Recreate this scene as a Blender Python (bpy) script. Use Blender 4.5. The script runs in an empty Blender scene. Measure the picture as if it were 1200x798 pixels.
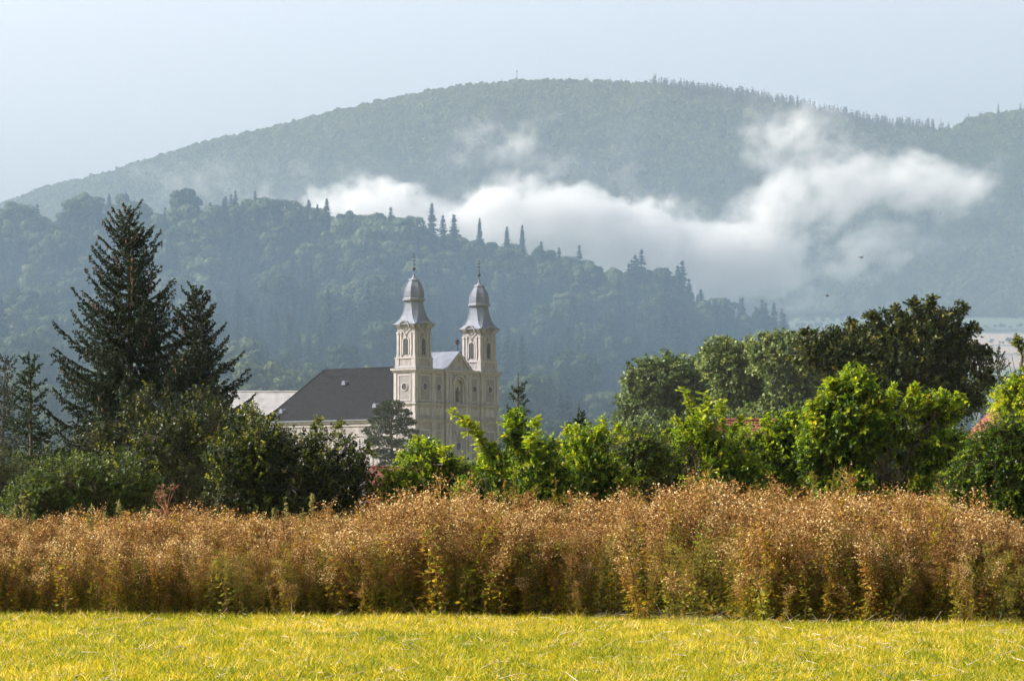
import bpy, math, random
import numpy as np
from mathutils import Vector, Matrix, noise as mnoise

# ------------------------------------------------------------------ camera, sky, sun, exposure
scene = bpy.context.scene
COL = scene.collection
F = 3403.0            # focal length in photo pixels (photo 1200 wide)
HY = 590.0            # row of the horizon
EYE = 1.6

def at(px, py, Y):
    """photo pixel at distance Y -> world point"""
    return Vector(((px - 600.0) / F * Y, Y, EYE + (HY - py) / F * Y))

cam_d = bpy.data.cameras.new("camera")
cam_d.sensor_width = 36.0
cam_d.lens = 36.0 * F / 1200.0
cam_d.shift_y = (HY - 399.0) / 1200.0
cam_d.clip_start = 0.5
cam_d.clip_end = 30000
cam = bpy.data.objects.new("camera", cam_d)
cam.location = (0, 0, EYE)
cam.rotation_euler = (math.radians(90), 0, 0)
COL.objects.link(cam)
scene.camera = cam

SUN_EL = math.radians(38)
SUN_AZ = math.radians(-86)        # from the view direction (+Y), negative = to the left
sdir = Vector((math.sin(SUN_AZ) * math.cos(SUN_EL), math.cos(SUN_AZ) * math.cos(SUN_EL), math.sin(SUN_EL)))
world = bpy.data.worlds.new("World")
scene.world = world
world.use_nodes = True
wn = world.node_tree
for n in list(wn.nodes):
    wn.nodes.remove(n)
sky = wn.nodes.new("ShaderNodeTexSky")
sky.sky_type = 'NISHITA'
sky.sun_disc = False
sky.sun_elevation = SUN_EL
sky.sun_rotation = SUN_AZ
sky.altitude = 300
sky.air_density = 0.8
sky.dust_density = 7.0
sky.ozone_density = 0.7
bg = wn.nodes.new("ShaderNodeBackground")
bg.inputs[1].default_value = 0.145
wo = wn.nodes.new("ShaderNodeOutputWorld")
hs = wn.nodes.new("ShaderNodeHueSaturation"); hs.inputs["Saturation"].default_value = 0.60; hs.inputs["Value"].default_value = 1.06
wn.links.new(sky.outputs[0], hs.inputs["Color"])
wn.links.new(hs.outputs[0], bg.inputs[0])
wn.links.new(bg.outputs[0], wo.inputs[0])

sun_d = bpy.data.lights.new("sun", 'SUN')
sun_d.energy = 5.0
sun_d.angle = math.radians(0.5)
sun_d.color = (1.0, 0.94, 0.85)
sun = bpy.data.objects.new("sun", sun_d)
sun.rotation_euler = sdir.to_track_quat('Z', 'Y').to_euler()
sun.location = (-50, 0, 80)
COL.objects.link(sun)

scene.view_settings.view_transform = 'Standard'
scene.view_settings.look = 'None'
scene.view_settings.gamma = 1.0
scene.view_settings.use_curve_mapping = False
scene.view_settings.exposure = 1.05

scene.render.engine = 'CYCLES'
cy = scene.cycles
cy.max_bounces = 6
cy.diffuse_bounces = 2
cy.glossy_bounces = 1
cy.transmission_bounces = 3
cy.transparent_max_bounces = 8
cy.volume_bounces = 2
cy.volume_step_rate = 1.0
cy.volume_max_steps = 96
cy.caustics_reflective = False
cy.caustics_refractive = False
cy.use_adaptive_sampling = True
cy.adaptive_threshold = 0.025
cy.use_denoising = True
cy.denoiser = 'OPENIMAGEDENOISE'
cy.denoising_prefilter = 'ACCURATE'
cy.sample_clamp_indirect = 6

HAZE_DENSITY = 0.52e-4
VALLEY_DENSITY = 1.0

rng = np.random.default_rng(7)
random.seed(7)

# ------------------------------------------------------------------ tagging
def tag(o, label=None, cat=None, group=None, kind=None):
    if label: o["label"] = label
    if cat: o["category"] = cat
    if group: o["group"] = group
    if kind: o["kind"] = kind
    return o

def empty(name, loc=(0, 0, 0), rz=0.0):
    o = bpy.data.objects.new(name, None)
    o.empty_display_size = 0.5
    o.location = loc
    o.rotation_euler = (0, 0, rz)
    COL.objects.link(o)
    return o

def link(name, me, mats, parent=None, loc=None, rz=0.0):
    o = bpy.data.objects.new(name, me)
    if mats is not None:
        for m in (mats if isinstance(mats, (list, tuple)) else [mats]):
            me.materials.append(m)
    COL.objects.link(o)
    if parent is not None: o.parent = parent
    if loc is not None: o.location = loc
    if rz: o.rotation_euler = (0, 0, rz)
    return o

# ------------------------------------------------------------------ materials
def new_mat(name):
    m = bpy.data.materials.new(name)
    m.use_nodes = True
    nt = m.node_tree
    for n in list(nt.nodes): nt.nodes.remove(n)
    out = nt.nodes.new("ShaderNodeOutputMaterial")
    return m, nt, out

def ramp(nt, stops):
    r = nt.nodes.new("ShaderNodeValToRGB")
    e = r.color_ramp.elements
    while len(e) > 1: e.remove(e[-1])
    e[0].position, e[0].color = stops[0][0], (*stops[0][1], 1)
    for p, c in stops[1:]:
        k = e.new(p); k.color = (*c, 1)
    return r

def foliage(name, stops, trans=0.35, rough=0.5, inst=0.25, tint=(1.25, 1.2, 0.6), spec=0.18):
    """leaf material: colour differs leaf by leaf (attribute rnd) and plant by plant"""
    m, nt, out = new_mat(name)
    L = nt.links
    a = nt.nodes.new("ShaderNodeAttribute"); a.attribute_name = "rnd"
    oi = nt.nodes.new("ShaderNodeObjectInfo")
    sub = nt.nodes.new("ShaderNodeMath"); sub.operation = 'MULTIPLY_ADD'
    L.new(oi.outputs["Random"], sub.inputs[0]); sub.inputs[1].default_value = inst; sub.inputs[2].default_value = -inst / 2
    ad = nt.nodes.new("ShaderNodeMath"); ad.operation = 'ADD'; ad.use_clamp = True
    L.new(a.outputs["Fac"], ad.inputs[0]); L.new(sub.outputs[0], ad.inputs[1])
    r = ramp(nt, stops)
    L.new(ad.outputs[0], r.inputs[0])
    p = nt.nodes.new("ShaderNodeBsdfPrincipled")
    p.inputs["Roughness"].default_value = rough
    p.inputs["Specular IOR Level"].default_value = spec
    L.new(r.outputs[0], p.inputs["Base Color"])
    if trans > 0:
        t = nt.nodes.new("ShaderNodeBsdfTranslucent")
        mx = nt.nodes.new("ShaderNodeMix"); mx.data_type = 'RGBA'; mx.blend_type = 'MULTIPLY'
        mx.inputs[0].default_value = 1.0
        L.new(r.outputs[0], mx.inputs[6]); mx.inputs[7].default_value = (*tint, 1)
        L.new(mx.outputs[2], t.inputs[0])
        ms = nt.nodes.new("ShaderNodeMixShader"); ms.inputs[0].default_value = trans
        L.new(p.outputs[0], ms.inputs[1]); L.new(t.outputs[0], ms.inputs[2])
        L.new(ms.outputs[0], out.inputs[0])
    else:
        L.new(p.outputs[0], out.inputs[0])
    return m

def surface(name, base, var=0.25, scale=3.0, rough=0.8, metal=0.0, bump=0.0, bscale=20.0, streak=None, spec=0.3):
    """solid surface with blotchy weathering; streak = vertical stretching of the stains"""
    m, nt, out = new_mat(name)
    L = nt.links
    tc = nt.nodes.new("ShaderNodeTexCoord")
    mp = nt.nodes.new("ShaderNodeMapping")
    L.new(tc.outputs["Object"], mp.inputs[0])
    if streak: mp.inputs["Scale"].default_value = (1, 1, streak)
    n = nt.nodes.new("ShaderNodeTexNoise")
    n.inputs["Scale"].default_value = scale; n.inputs["Detail"].default_value = 5
    L.new(mp.outputs[0], n.inputs["Vector"])
    lo = tuple(max(0, c * (1 - var)) for c in base); hi = tuple(min(1, c * (1 + var * .6)) for c in base)
    r = ramp(nt, [(0.3, lo), (0.7, hi)])
    L.new(n.outputs["Fac"], r.inputs[0])
    p = nt.nodes.new("ShaderNodeBsdfPrincipled")
    p.inputs["Roughness"].default_value = rough; p.inputs["Metallic"].default_value = metal
    p.inputs["Specular IOR Level"].default_value = spec
    L.new(r.outputs[0], p.inputs["Base Color"])
    if bump:
        n2 = nt.nodes.new("ShaderNodeTexNoise"); n2.inputs["Scale"].default_value = bscale; n2.inputs["Detail"].default_value = 3
        L.new(tc.outputs["Object"], n2.inputs["Vector"])
        b = nt.nodes.new("ShaderNodeBump"); b.inputs["Strength"].default_value = bump
        L.new(n2.outputs["Fac"], b.inputs["Height"]); L.new(b.outputs[0], p.inputs["Normal"])
    L.new(p.outputs[0], out.inputs[0])
    return m

M = {}
M['spruce'] = foliage("spruce_needles", [(0, (0.0062, 0.01364, 0.0062)), (.6, (0.01364, 0.0279, 0.00992)), (1, (0.0341, 0.0527, 0.01364))], trans=.15, rough=.55)
M['young_spruce'] = foliage("young_spruce_needles", [(0, (0.009, 0.0225, 0.012)), (.7, (0.0225, 0.045, 0.018)), (1, (0.0525, 0.0825, 0.0225))], trans=.15)
M['cone'] = surface("spruce_cones", (.14, .06, .03), scale=30)
M['bark'] = surface("bark", (.07, .052, .038), scale=12, var=.5, rough=.95, bump=.4)
M['bark_pale'] = surface("pale_bark", (.16, .13, .10), scale=12, var=.5, rough=.95)
M['dark_leaf'] = foliage("dark_shrub_leaves", [(0, (0.0056, 0.0119, 0.0035)), (.55, (0.014, 0.0252, 0.0056)), (.85, (0.0455, 0.056, 0.0098)), (1, (0.14, 0.119, 0.021))], trans=.25, rough=.42, inst=.15)  # yellow-olive upper stops paint lit flecks among the dark leaves
M['grey_leaf'] = foliage("greyish_shrub_leaves", [(0, (.035, .06, .018)), (.6, (.08, .115, .03)), (1, (.20, .23, .07))], trans=.3, rough=.5, inst=.1)
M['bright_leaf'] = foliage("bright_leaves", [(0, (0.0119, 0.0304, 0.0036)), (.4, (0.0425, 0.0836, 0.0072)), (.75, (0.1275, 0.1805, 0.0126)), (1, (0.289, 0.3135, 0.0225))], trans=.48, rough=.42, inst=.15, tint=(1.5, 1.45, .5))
M['tip_leaf'] = foliage("yellow_sunlit_leaves", [(0, (0.102, 0.1767, 0.0108)), (.5, (0.2295, 0.3069, 0.018)), (.85, (0.323, 0.3627, 0.0225)), (1, (0.391, 0.3069, 0.027))], trans=.5, rough=.42, inst=.1, tint=(1.4, 1.35, .5))  # yellow leaves; as tip colour they paint sunlit highlights on the hedge
M['olive_leaf'] = foliage("olive_leaves", [(0, (.016, .028, .005)), (.5, (.06, .085, .012)), (1, (.24, .24, .03))], trans=.42, rough=.45, inst=.15, tint=(1.4, 1.35, .5))
M['oak_leaf'] = foliage("dark_tree_leaves", [(0, (.014, .024, .007)), (.5, (.035, .050, .012)), (.85, (.10, .11, .022)), (1, (.22, .18, .04))], trans=.32, rough=.45, inst=.1)  # warm upper stops put sunlit leaves into the crown colour
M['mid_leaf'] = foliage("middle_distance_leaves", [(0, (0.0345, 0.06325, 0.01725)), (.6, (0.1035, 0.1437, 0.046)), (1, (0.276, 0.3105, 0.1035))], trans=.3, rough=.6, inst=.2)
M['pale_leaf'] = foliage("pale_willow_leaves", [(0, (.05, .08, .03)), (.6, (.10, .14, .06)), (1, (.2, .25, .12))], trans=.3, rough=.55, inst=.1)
M['pine'] = foliage("pine_needles", [(0, (.012, .024, .014)), (.7, (.028, .045, .022)), (1, (.06, .08, .035))], trans=.12)
M['hill_leaf'] = foliage("hill_broadleaf", [(0, (0.0198, 0.03864, 0.012)), (.5, (0.0495, 0.0782, 0.02)), (1, (0.117, 0.138, 0.045))], trans=.2, rough=.7, inst=.9)
M['hill_spruce'] = foliage("hill_spruce_needles", [(0, (.010, .022, .012)), (.6, (.022, .04, .018)), (1, (.05, .075, .03))], trans=.08, rough=.7, inst=.3)
M['mountain_leaf'] = foliage("mountain_broadleaf", [(0, (0.0216, 0.04524, 0.0136)), (.5, (0.0468, 0.078, 0.0204)), (1, (0.108, 0.1326, 0.03825))], trans=.2, rough=.8, inst=.6)

# ------------------------------------------------------------------ numpy mesh helpers
def np_mesh(name, verts, quads, rnd=None, mat_idx=None, smooth=False, tris=None):
    """verts (N,3), quads (M,4) and optional tris (K,3)"""
    me = bpy.data.meshes.new(name)
    verts = np.asarray(verts, dtype=np.float32)
    quads = np.asarray(quads, dtype=np.int32).reshape(-1, 4)
    nq = len(quads); nt = 0 if tris is None else len(tris)
    me.vertices.add(len(verts)); me.vertices.foreach_set("co", verts.ravel())
    loops = quads.ravel()
    starts = np.arange(nq) * 4; tot = np.full(nq, 4)
    if nt:
        tris = np.asarray(tris, dtype=np.int32)
        loops = np.concatenate([loops, tris.ravel()])
        starts = np.concatenate([starts, nq * 4 + np.arange(nt) * 3]); tot = np.concatenate([tot, np.full(nt, 3)])
    me.loops.add(len(loops)); me.loops.foreach_set("vertex_index", loops.astype(np.int32))
    me.polygons.add(nq + nt)
    me.polygons.foreach_set("loop_start", starts.astype(np.int32))
    me.polygons.foreach_set("loop_total", tot.astype(np.int32))
    if mat_idx is not None:
        me.polygons.foreach_set("material_index", np.asarray(mat_idx, dtype=np.int32))
    me.update(calc_edges=True)
    if rnd is not None:
        at_ = me.attributes.new("rnd", 'FLOAT', 'FACE')
        at_.data.foreach_set("value", np.asarray(rnd, dtype=np.float32))
    if smooth:
        me.polygons.foreach_set("use_smooth", np.ones(nq + nt, dtype=bool))
    me.validate()
    return me

class Soup:
    """collects quads with a random value and a material slot"""
    def __init__(s): s.v = []; s.q = []; s.r = []; s.m = []; s.n = 0
    def add(s, v, q, r=None, m=0):
        v = np.asarray(v, float).reshape(-1, 3); q = np.asarray(q, int).reshape(-1, 4)
        s.v.append(v); s.q.append(q + s.n); s.n += len(v)
        s.r.append(np.zeros(len(q)) if r is None else np.broadcast_to(r, (len(q),)))
        s.m.append(np.full(len(q), m))
    def leaves(s, p, d, w, L, W, r, m=0):
        """p base, d direction, w side vector (unit), L length, W half width: one diamond leaf each"""
        n = len(p); L = np.broadcast_to(L, (n,))[:, None]; W = np.broadcast_to(W, (n,))[:, None]
        mid = p + d * L * .45
        nrm = np.cross(d, w); 
        v = np.stack([p, mid + w * W + nrm * W * .35, p + d * L, mid - w * W + nrm * W * .35], 1)
        s.add(v.reshape(-1, 3), np.arange(4 * n).reshape(n, 4), r, m)
    def tube(s, pts, rad, sides=4, m=0):
        pts = np.asarray(pts, float); k = len(pts)
        rad = np.broadcast_to(rad, (k,))
        t = np.gradient(pts, axis=0); t /= np.linalg.norm(t, axis=1)[:, None] + 1e-9
        ref = np.array([1., 0, 0]) if abs(t[0, 0]) < .8 else np.array([0, 1., 0])
        a = np.cross(t, ref); a /= np.linalg.norm(a, axis=1)[:, None] + 1e-9
        b = np.cross(t, a)
        ang = np.arange(sides) / sides * 2 * np.pi
        ring = pts[:, None] + rad[:, None, None] * (a[:, None] * np.cos(ang)[None, :, None] + b[:, None] * np.sin(ang)[None, :, None])
        idx = np.arange(k * sides).reshape(k, sides)
        q = np.stack([idx[:-1], np.roll(idx[:-1], -1, 1), np.roll(idx[1:], -1, 1), idx[1:]], -1).reshape(-1, 4)
        s.add(ring.reshape(-1, 3), q, None, m)
    def segs(s, a, b, r0, r1, m=0, r=None):
        """many straight 3-sided twigs at once"""
        n = len(a); t = b - a; t = t / (np.linalg.norm(t, axis=1)[:, None] + 1e-9)
        ref = np.where(np.abs(t[:, 2:3]) > .9, np.array([[1., 0, 0]]), np.array([[0, 0, 1.]]))
        u = np.cross(t, ref); u /= np.linalg.norm(u, axis=1)[:, None] + 1e-9
        w = np.cross(t, u)
        r0 = np.broadcast_to(r0, (n,)); r1 = np.broadcast_to(r1, (n,))
        ang = np.arange(3) / 3 * 2 * np.pi
        off = u[:, None] * np.cos(ang)[None, :, None] + w[:, None] * np.sin(ang)[None, :, None]
        v = np.concatenate([a[:, None] + off * r0[:, None, None], b[:, None] + off * r1[:, None, None]], 1)
        base = np.arange(n)[:, None] * 6
        q = np.concatenate([base + np.array([[0, 1, 4, 3]]), base + np.array([[1, 2, 5, 4]]), base + np.array([[2, 0, 3, 5]])], 0)
        s.add(v.reshape(-1, 3), q, None if r is None else np.tile(r, 3), m)
    def mesh(s, name, smooth=False):
        return np_mesh(name, np.concatenate(s.v), np.concatenate(s.q), np.concatenate(s.r), np.concatenate(s.m), smooth)

def unit(v): return v / (np.linalg.norm(v, axis=-1, keepdims=True) + 1e-9)
def rvec(n, g=None): return unit((g or rng).normal(size=(n, 3)))

def side_of(d, g=None):
    w = np.cross(d, rvec(len(d), g)); return unit(w)

# cheap smooth 3-D noise in numpy
_tab = np.random.default_rng(3).random((32, 32, 32))
def nz(p, scale=1.0):
    q = np.asarray(p) * scale
    i = np.floor(q).astype(int); f = q - i; f = f * f * (3 - 2 * f)
    def T(a, b, c): return _tab[(i[..., 0] + a) & 31, (i[..., 1] + b) & 31, (i[..., 2] + c) & 31]
    fx, fy, fz = f[..., 0], f[..., 1], f[..., 2]
    x00 = T(0, 0, 0) * (1 - fx) + T(1, 0, 0) * fx; x10 = T(0, 1, 0) * (1 - fx) + T(1, 1, 0) * fx
    x01 = T(0, 0, 1) * (1 - fx) + T(1, 0, 1) * fx; x11 = T(0, 1, 1) * (1 - fx) + T(1, 1, 1) * fx
    return (x00 * (1 - fy) + x10 * fy) * (1 - fz) + (x01 * (1 - fy) + x11 * fy) * fz
def fbm(p, scale, oct=4):
    s = 0; a = 1; t = 0
    for k in range(oct):
        s = s + a * nz(np.asarray(p) + 7.3 * k, scale * 2 ** k); t += a; a *= .5
    return s / t

# ------------------------------------------------------------------ terrain
def sm(t): t = np.clip(t, 0, 1); return t * t * (3 - 2 * t)

# silhouettes of the bare ground (tree height taken off), photo pixels
HILL = np.array([(-700, 352), (-400, 305), (-200, 305), (0, 306), (60, 292), (130, 283), (200, 301), (300, 292), (400, 296), (500, 306), (600, 320),
                 (700, 343), (760, 362), (820, 384), (870, 396), (920, 416), (960, 452), (1010, 520), (1060, 575), (1150, 592)], float)
YC = 1050.0
def hill_z(x, y):
    px = 600 + x / YC * F
    zc = (HY - np.interp(px, HILL[:, 0], HILL[:, 1])) / F * YC
    t = (y - 690.0 - 12 * np.sin(x / 37.0)) / (YC - 690.0)
    up = np.where(t < 1, 1 - np.clip(1 - t, 0, 1) ** 1.22, 1 - .6 * sm((t - 1) / 1.1))
    up = np.where(t < 0, 0, up)
    p = np.stack([x, y * .55, 0 * x], -1)
    bump = (fbm(p, 1 / 55., 3) - .5) * 22 * sm(t * 3) * sm((zc - 8) / 40)
    return zc * up + bump - 1.5 * (t < 0.0)

def field_z(x, y):
    ang = np.interp(y, [900, 1150, 1400, 1700, 1950, 2200, 2400], [0, .018, .040, .0525, .0590, .0640, .067])
    return EYE * sm((y - 900) / 300) + ang * y - .4

MTN = np.array([(-900, 330), (-400, 290), (-100, 264), (0, 248), (40, 235), (70, 223), (110, 213), (180, 192), (250, 172), (330, 155), (400, 136),
                (450, 125), (520, 111), (570, 105), (620, 102), (700, 102), (770, 107), (830, 117), (880, 125), (930, 133), (990, 148), (1040, 154),
                (1090, 159), (1110, 162), (1140, 144), (1200, 135), (1300, 128), (1500, 150), (1900, 230)], float)
YM = 3100.0
def mtn_z(x, y):
    px = 600 + x / YM * F
    zc = (HY - np.interp(px, MTN[:, 0], MTN[:, 1])) / F * YM + EYE
    z0 = EYE + .064 * 2200
    t = (y - 2200.) / (YM - 2200.)
    up = np.where(t < 1, 1 - np.clip(1 - t, 0, 1) ** 1.12, 1 - .5 * sm((t - 1) / 1.0))
    up = np.where(t < 0, t * 1.0, up)
    p = np.stack([x + .5 * y, y * .35, 0 * x], -1)
    env = sm(t * 2.5) * (1 - .95 * np.exp(-((t - 1) / .24) ** 2))
    bump = ((fbm(p, 1 / 260., 4) - .5) * 130 + (np.abs(fbm(p + 40, 1 / 140., 3) - .5)) * -60) * env
    return z0 - 6 + (zc - z0) * up + bump

def grid_mesh(name, x0, x1, y0, y1, nx, ny, fn):
    xs = np.linspace(x0, x1, nx); ys = np.linspace(y0, y1, ny)
    X, Y = np.meshgrid(xs, ys)
    Z = fn(X, Y)
    idx = np.arange(nx * ny).reshape(ny, nx)
    q = np.stack([idx[:-1, :-1], idx[:-1, 1:], idx[1:, 1:], idx[1:, :-1]], -1).reshape(-1, 4)
    return np_mesh(name, np.stack([X, Y, Z], -1).reshape(-1, 3), q, smooth=True)

ground_m = surface("meadow_soil", (.19, .185, .035), scale=1.5, var=.35, rough=.95)
forest_floor = surface("forest_floor", (.035, .045, .018), scale=.08, var=.4, rough=1)

def field_material():
    m, nt, out = new_mat("stubble_fields")
    L = nt.links
    g = nt.nodes.new("ShaderNodeNewGeometry")
    sp = nt.nodes.new("ShaderNodeSeparateXYZ"); L.new(g.outputs["Position"], sp.inputs[0])
    n = nt.nodes.new("ShaderNodeTexNoise"); n.inputs["Scale"].default_value = .006; n.inputs["Detail"].default_value = 3
    L.new(g.outputs["Position"], n.inputs["Vector"])
    ma = nt.nodes.new("ShaderNodeMath"); ma.operation = 'MULTIPLY_ADD'
    L.new(n.outputs["Fac"], ma.inputs[0]); ma.inputs[1].default_value = 60; L.new(sp.outputs["Y"], ma.inputs[2])
    mr = nt.nodes.new("ShaderNodeMapRange"); mr.inputs["From Min"].default_value = 1400; mr.inputs["From Max"].default_value = 2300
    L.new(ma.outputs[0], mr.inputs[0])
    tan = (.40, .27, .16); grn = (.05, .075, .04)
    r = ramp(nt, [(0, grn), (.20, (.14, .15, .06)), (.24, tan), (.335, (.27,.21,.16)), (.34, (.06, .06, .03)), (.348, (.06, .06, .03)), (.352, tan),
                  (.45, (.33, .26, .19)), (.455, (.08, .08, .04)), (.47, (.08, .08, .04)), (.475, tan), (.62, (.31, .24, .18)), (.63, (.12, .11, .07)), (.645, grn),
                  (.72, (.08,.10,.05)), (.78, (.05,.07,.04)), (.9, (.07, .10, .05)), (1, (.06, .09, .04))])
    L.new(mr.outputs[0], r.inputs[0])
    p = nt.nodes.new("ShaderNodeBsdfPrincipled"); p.inputs["Roughness"].default_value = .95
    L.new(r.outputs[0], p.inputs["Base Color"]); L.new(p.outputs[0], out.inputs[0])
    return m

g = grid_mesh("ground", -1600, 1600, -60, 1250, 3, 3, lambda x, y: 0 * x)
tag(link("ground", g, ground_m), kind='structure')
tag(link("hill", grid_mesh("hill", -420, 230, 660, 1300, 131, 100, hill_z), forest_floor), kind='structure')
tag(link("field", grid_mesh("field", -1600, 1600, 880, 2300, 60, 60, field_z), field_material()), kind='structure')
tag(link("mountain", grid_mesh("mountain", -1600, 1600, 2150, 3700, 220, 110, mtn_z), forest_floor), kind='structure')

# ------------------------------------------------------------------ haze and mist
def volume_mat(name, color, density, aniso):
    m, nt, out = new_mat(name)
    v = nt.nodes.new("ShaderNodeVolumePrincipled")
    v.inputs["Color"].default_value = (*color, 1)
    v.inputs["Density"].default_value = density
    v.inputs["Anisotropy"].default_value = aniso
    nt.links.new(v.outputs[0], out.inputs["Volume"])
    return m, nt, v

def box_mesh(name, x0, x1, y0, y1, z0, z1):
    v = [(x, y, z) for x in (x0, x1) for y in (y0, y1) for z in (z0, z1)]
    q = [(0, 1, 3, 2), (4, 6, 7, 5), (0, 4, 5, 1), (2, 3, 7, 6), (0, 2, 6, 4), (1, 5, 7, 3)]
    me = bpy.data.meshes.new(name); me.from_pydata(v, [], q); me.update()
    return me

hm, _, _ = volume_mat("haze_air", (.84, .92, 1.0), HAZE_DENSITY, .35)
tag(link("haze", box_mesh("haze", -1650, 1650, -70, 3750, -8, 500), hm), kind='stuff')

# blue morning air lying in the valley between the church and the wooded hill: thickest at the bottom
vm, vt, vv = volume_mat("valley_air", (.17, .265, .37), 0, .2)
vg = vt.nodes.new("ShaderNodeNewGeometry"); vs = vt.nodes.new("ShaderNodeSeparateXYZ")
vt.links.new(vg.outputs["Position"], vs.inputs[0])
vmr = vt.nodes.new("ShaderNodeMapRange")
vmr.inputs["From Min"].default_value = 0; vmr.inputs["From Max"].default_value = 150
vmr.inputs["To Min"].default_value = .0048 * VALLEY_DENSITY; vmr.inputs["To Max"].default_value = .0004
vt.links.new(vs.outputs["Z"], vmr.inputs[0]); vt.links.new(vmr.outputs[0], vv.inputs["Density"])
vm.cycles.volume_step_rate = .6
tag(link("valley_haze", box_mesh("valley_haze", -420, 420, 640, 900, -3, 150), vm), kind='stuff')

# thin far haze before the mountain, thicker toward the valley floor
fm, ft, fv = volume_mat("far_air", (.46, .59, .70), 0, .25)
fg = ft.nodes.new("ShaderNodeNewGeometry"); fs = ft.nodes.new("ShaderNodeSeparateXYZ"); ft.links.new(fg.outputs["Position"], fs.inputs[0])
fr_ = ft.nodes.new("ShaderNodeMapRange"); fr_.inputs["From Min"].default_value = 60; fr_.inputs["From Max"].default_value = 330
fr_.inputs["To Min"].default_value = .00050; fr_.inputs["To Max"].default_value = .00001
ft.links.new(fs.outputs["Z"], fr_.inputs[0]); ft.links.new(fr_.outputs[0], fv.inputs["Density"])
fm.cycles.volume_step_rate = .8
tag(link("distant_haze", box_mesh("distant_haze", -900, 900, 1330, 1880, 30, 330), fm), kind='stuff')

# low cloud hanging before the mountain
YB = 2000.0
BL = [  # px, py, rx, rz, strength
    (570, 280, 150, 50, 1.0), (690, 278, 125, 66, 1.2), (490, 250, 120, 44, 1.0), (400, 234, 120, 34, .75), (760, 305, 120, 72, 1.1), (640, 244, 100, 46, 1.0),
    (820, 330, 120, 52, .95), (900, 350, 130, 30, .32), (575, 174, 85, 42, .36), (612, 146, 40, 26, .28), (695, 190, 80, 38, .24), (300, 220, 260, 44, .22),
    (908, 155, 70, 64, .30), (985, 180, 130, 60, .34), (1010, 226, 125, 46, .55), (1080, 212, 115, 50, .50), (1130, 192, 70, 34, .26), (1100, 240, 90, 30, .22), (945, 242, 85, 48, .36),
    (880, 264, 80, 52, .50), (850, 300, 100, 56, .62), (1045, 292, 115, 32, .56), (960, 315, 140, 44, .36), (785, 250, 60, 40, .42), (470, 205, 90, 30, .12)]
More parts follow.
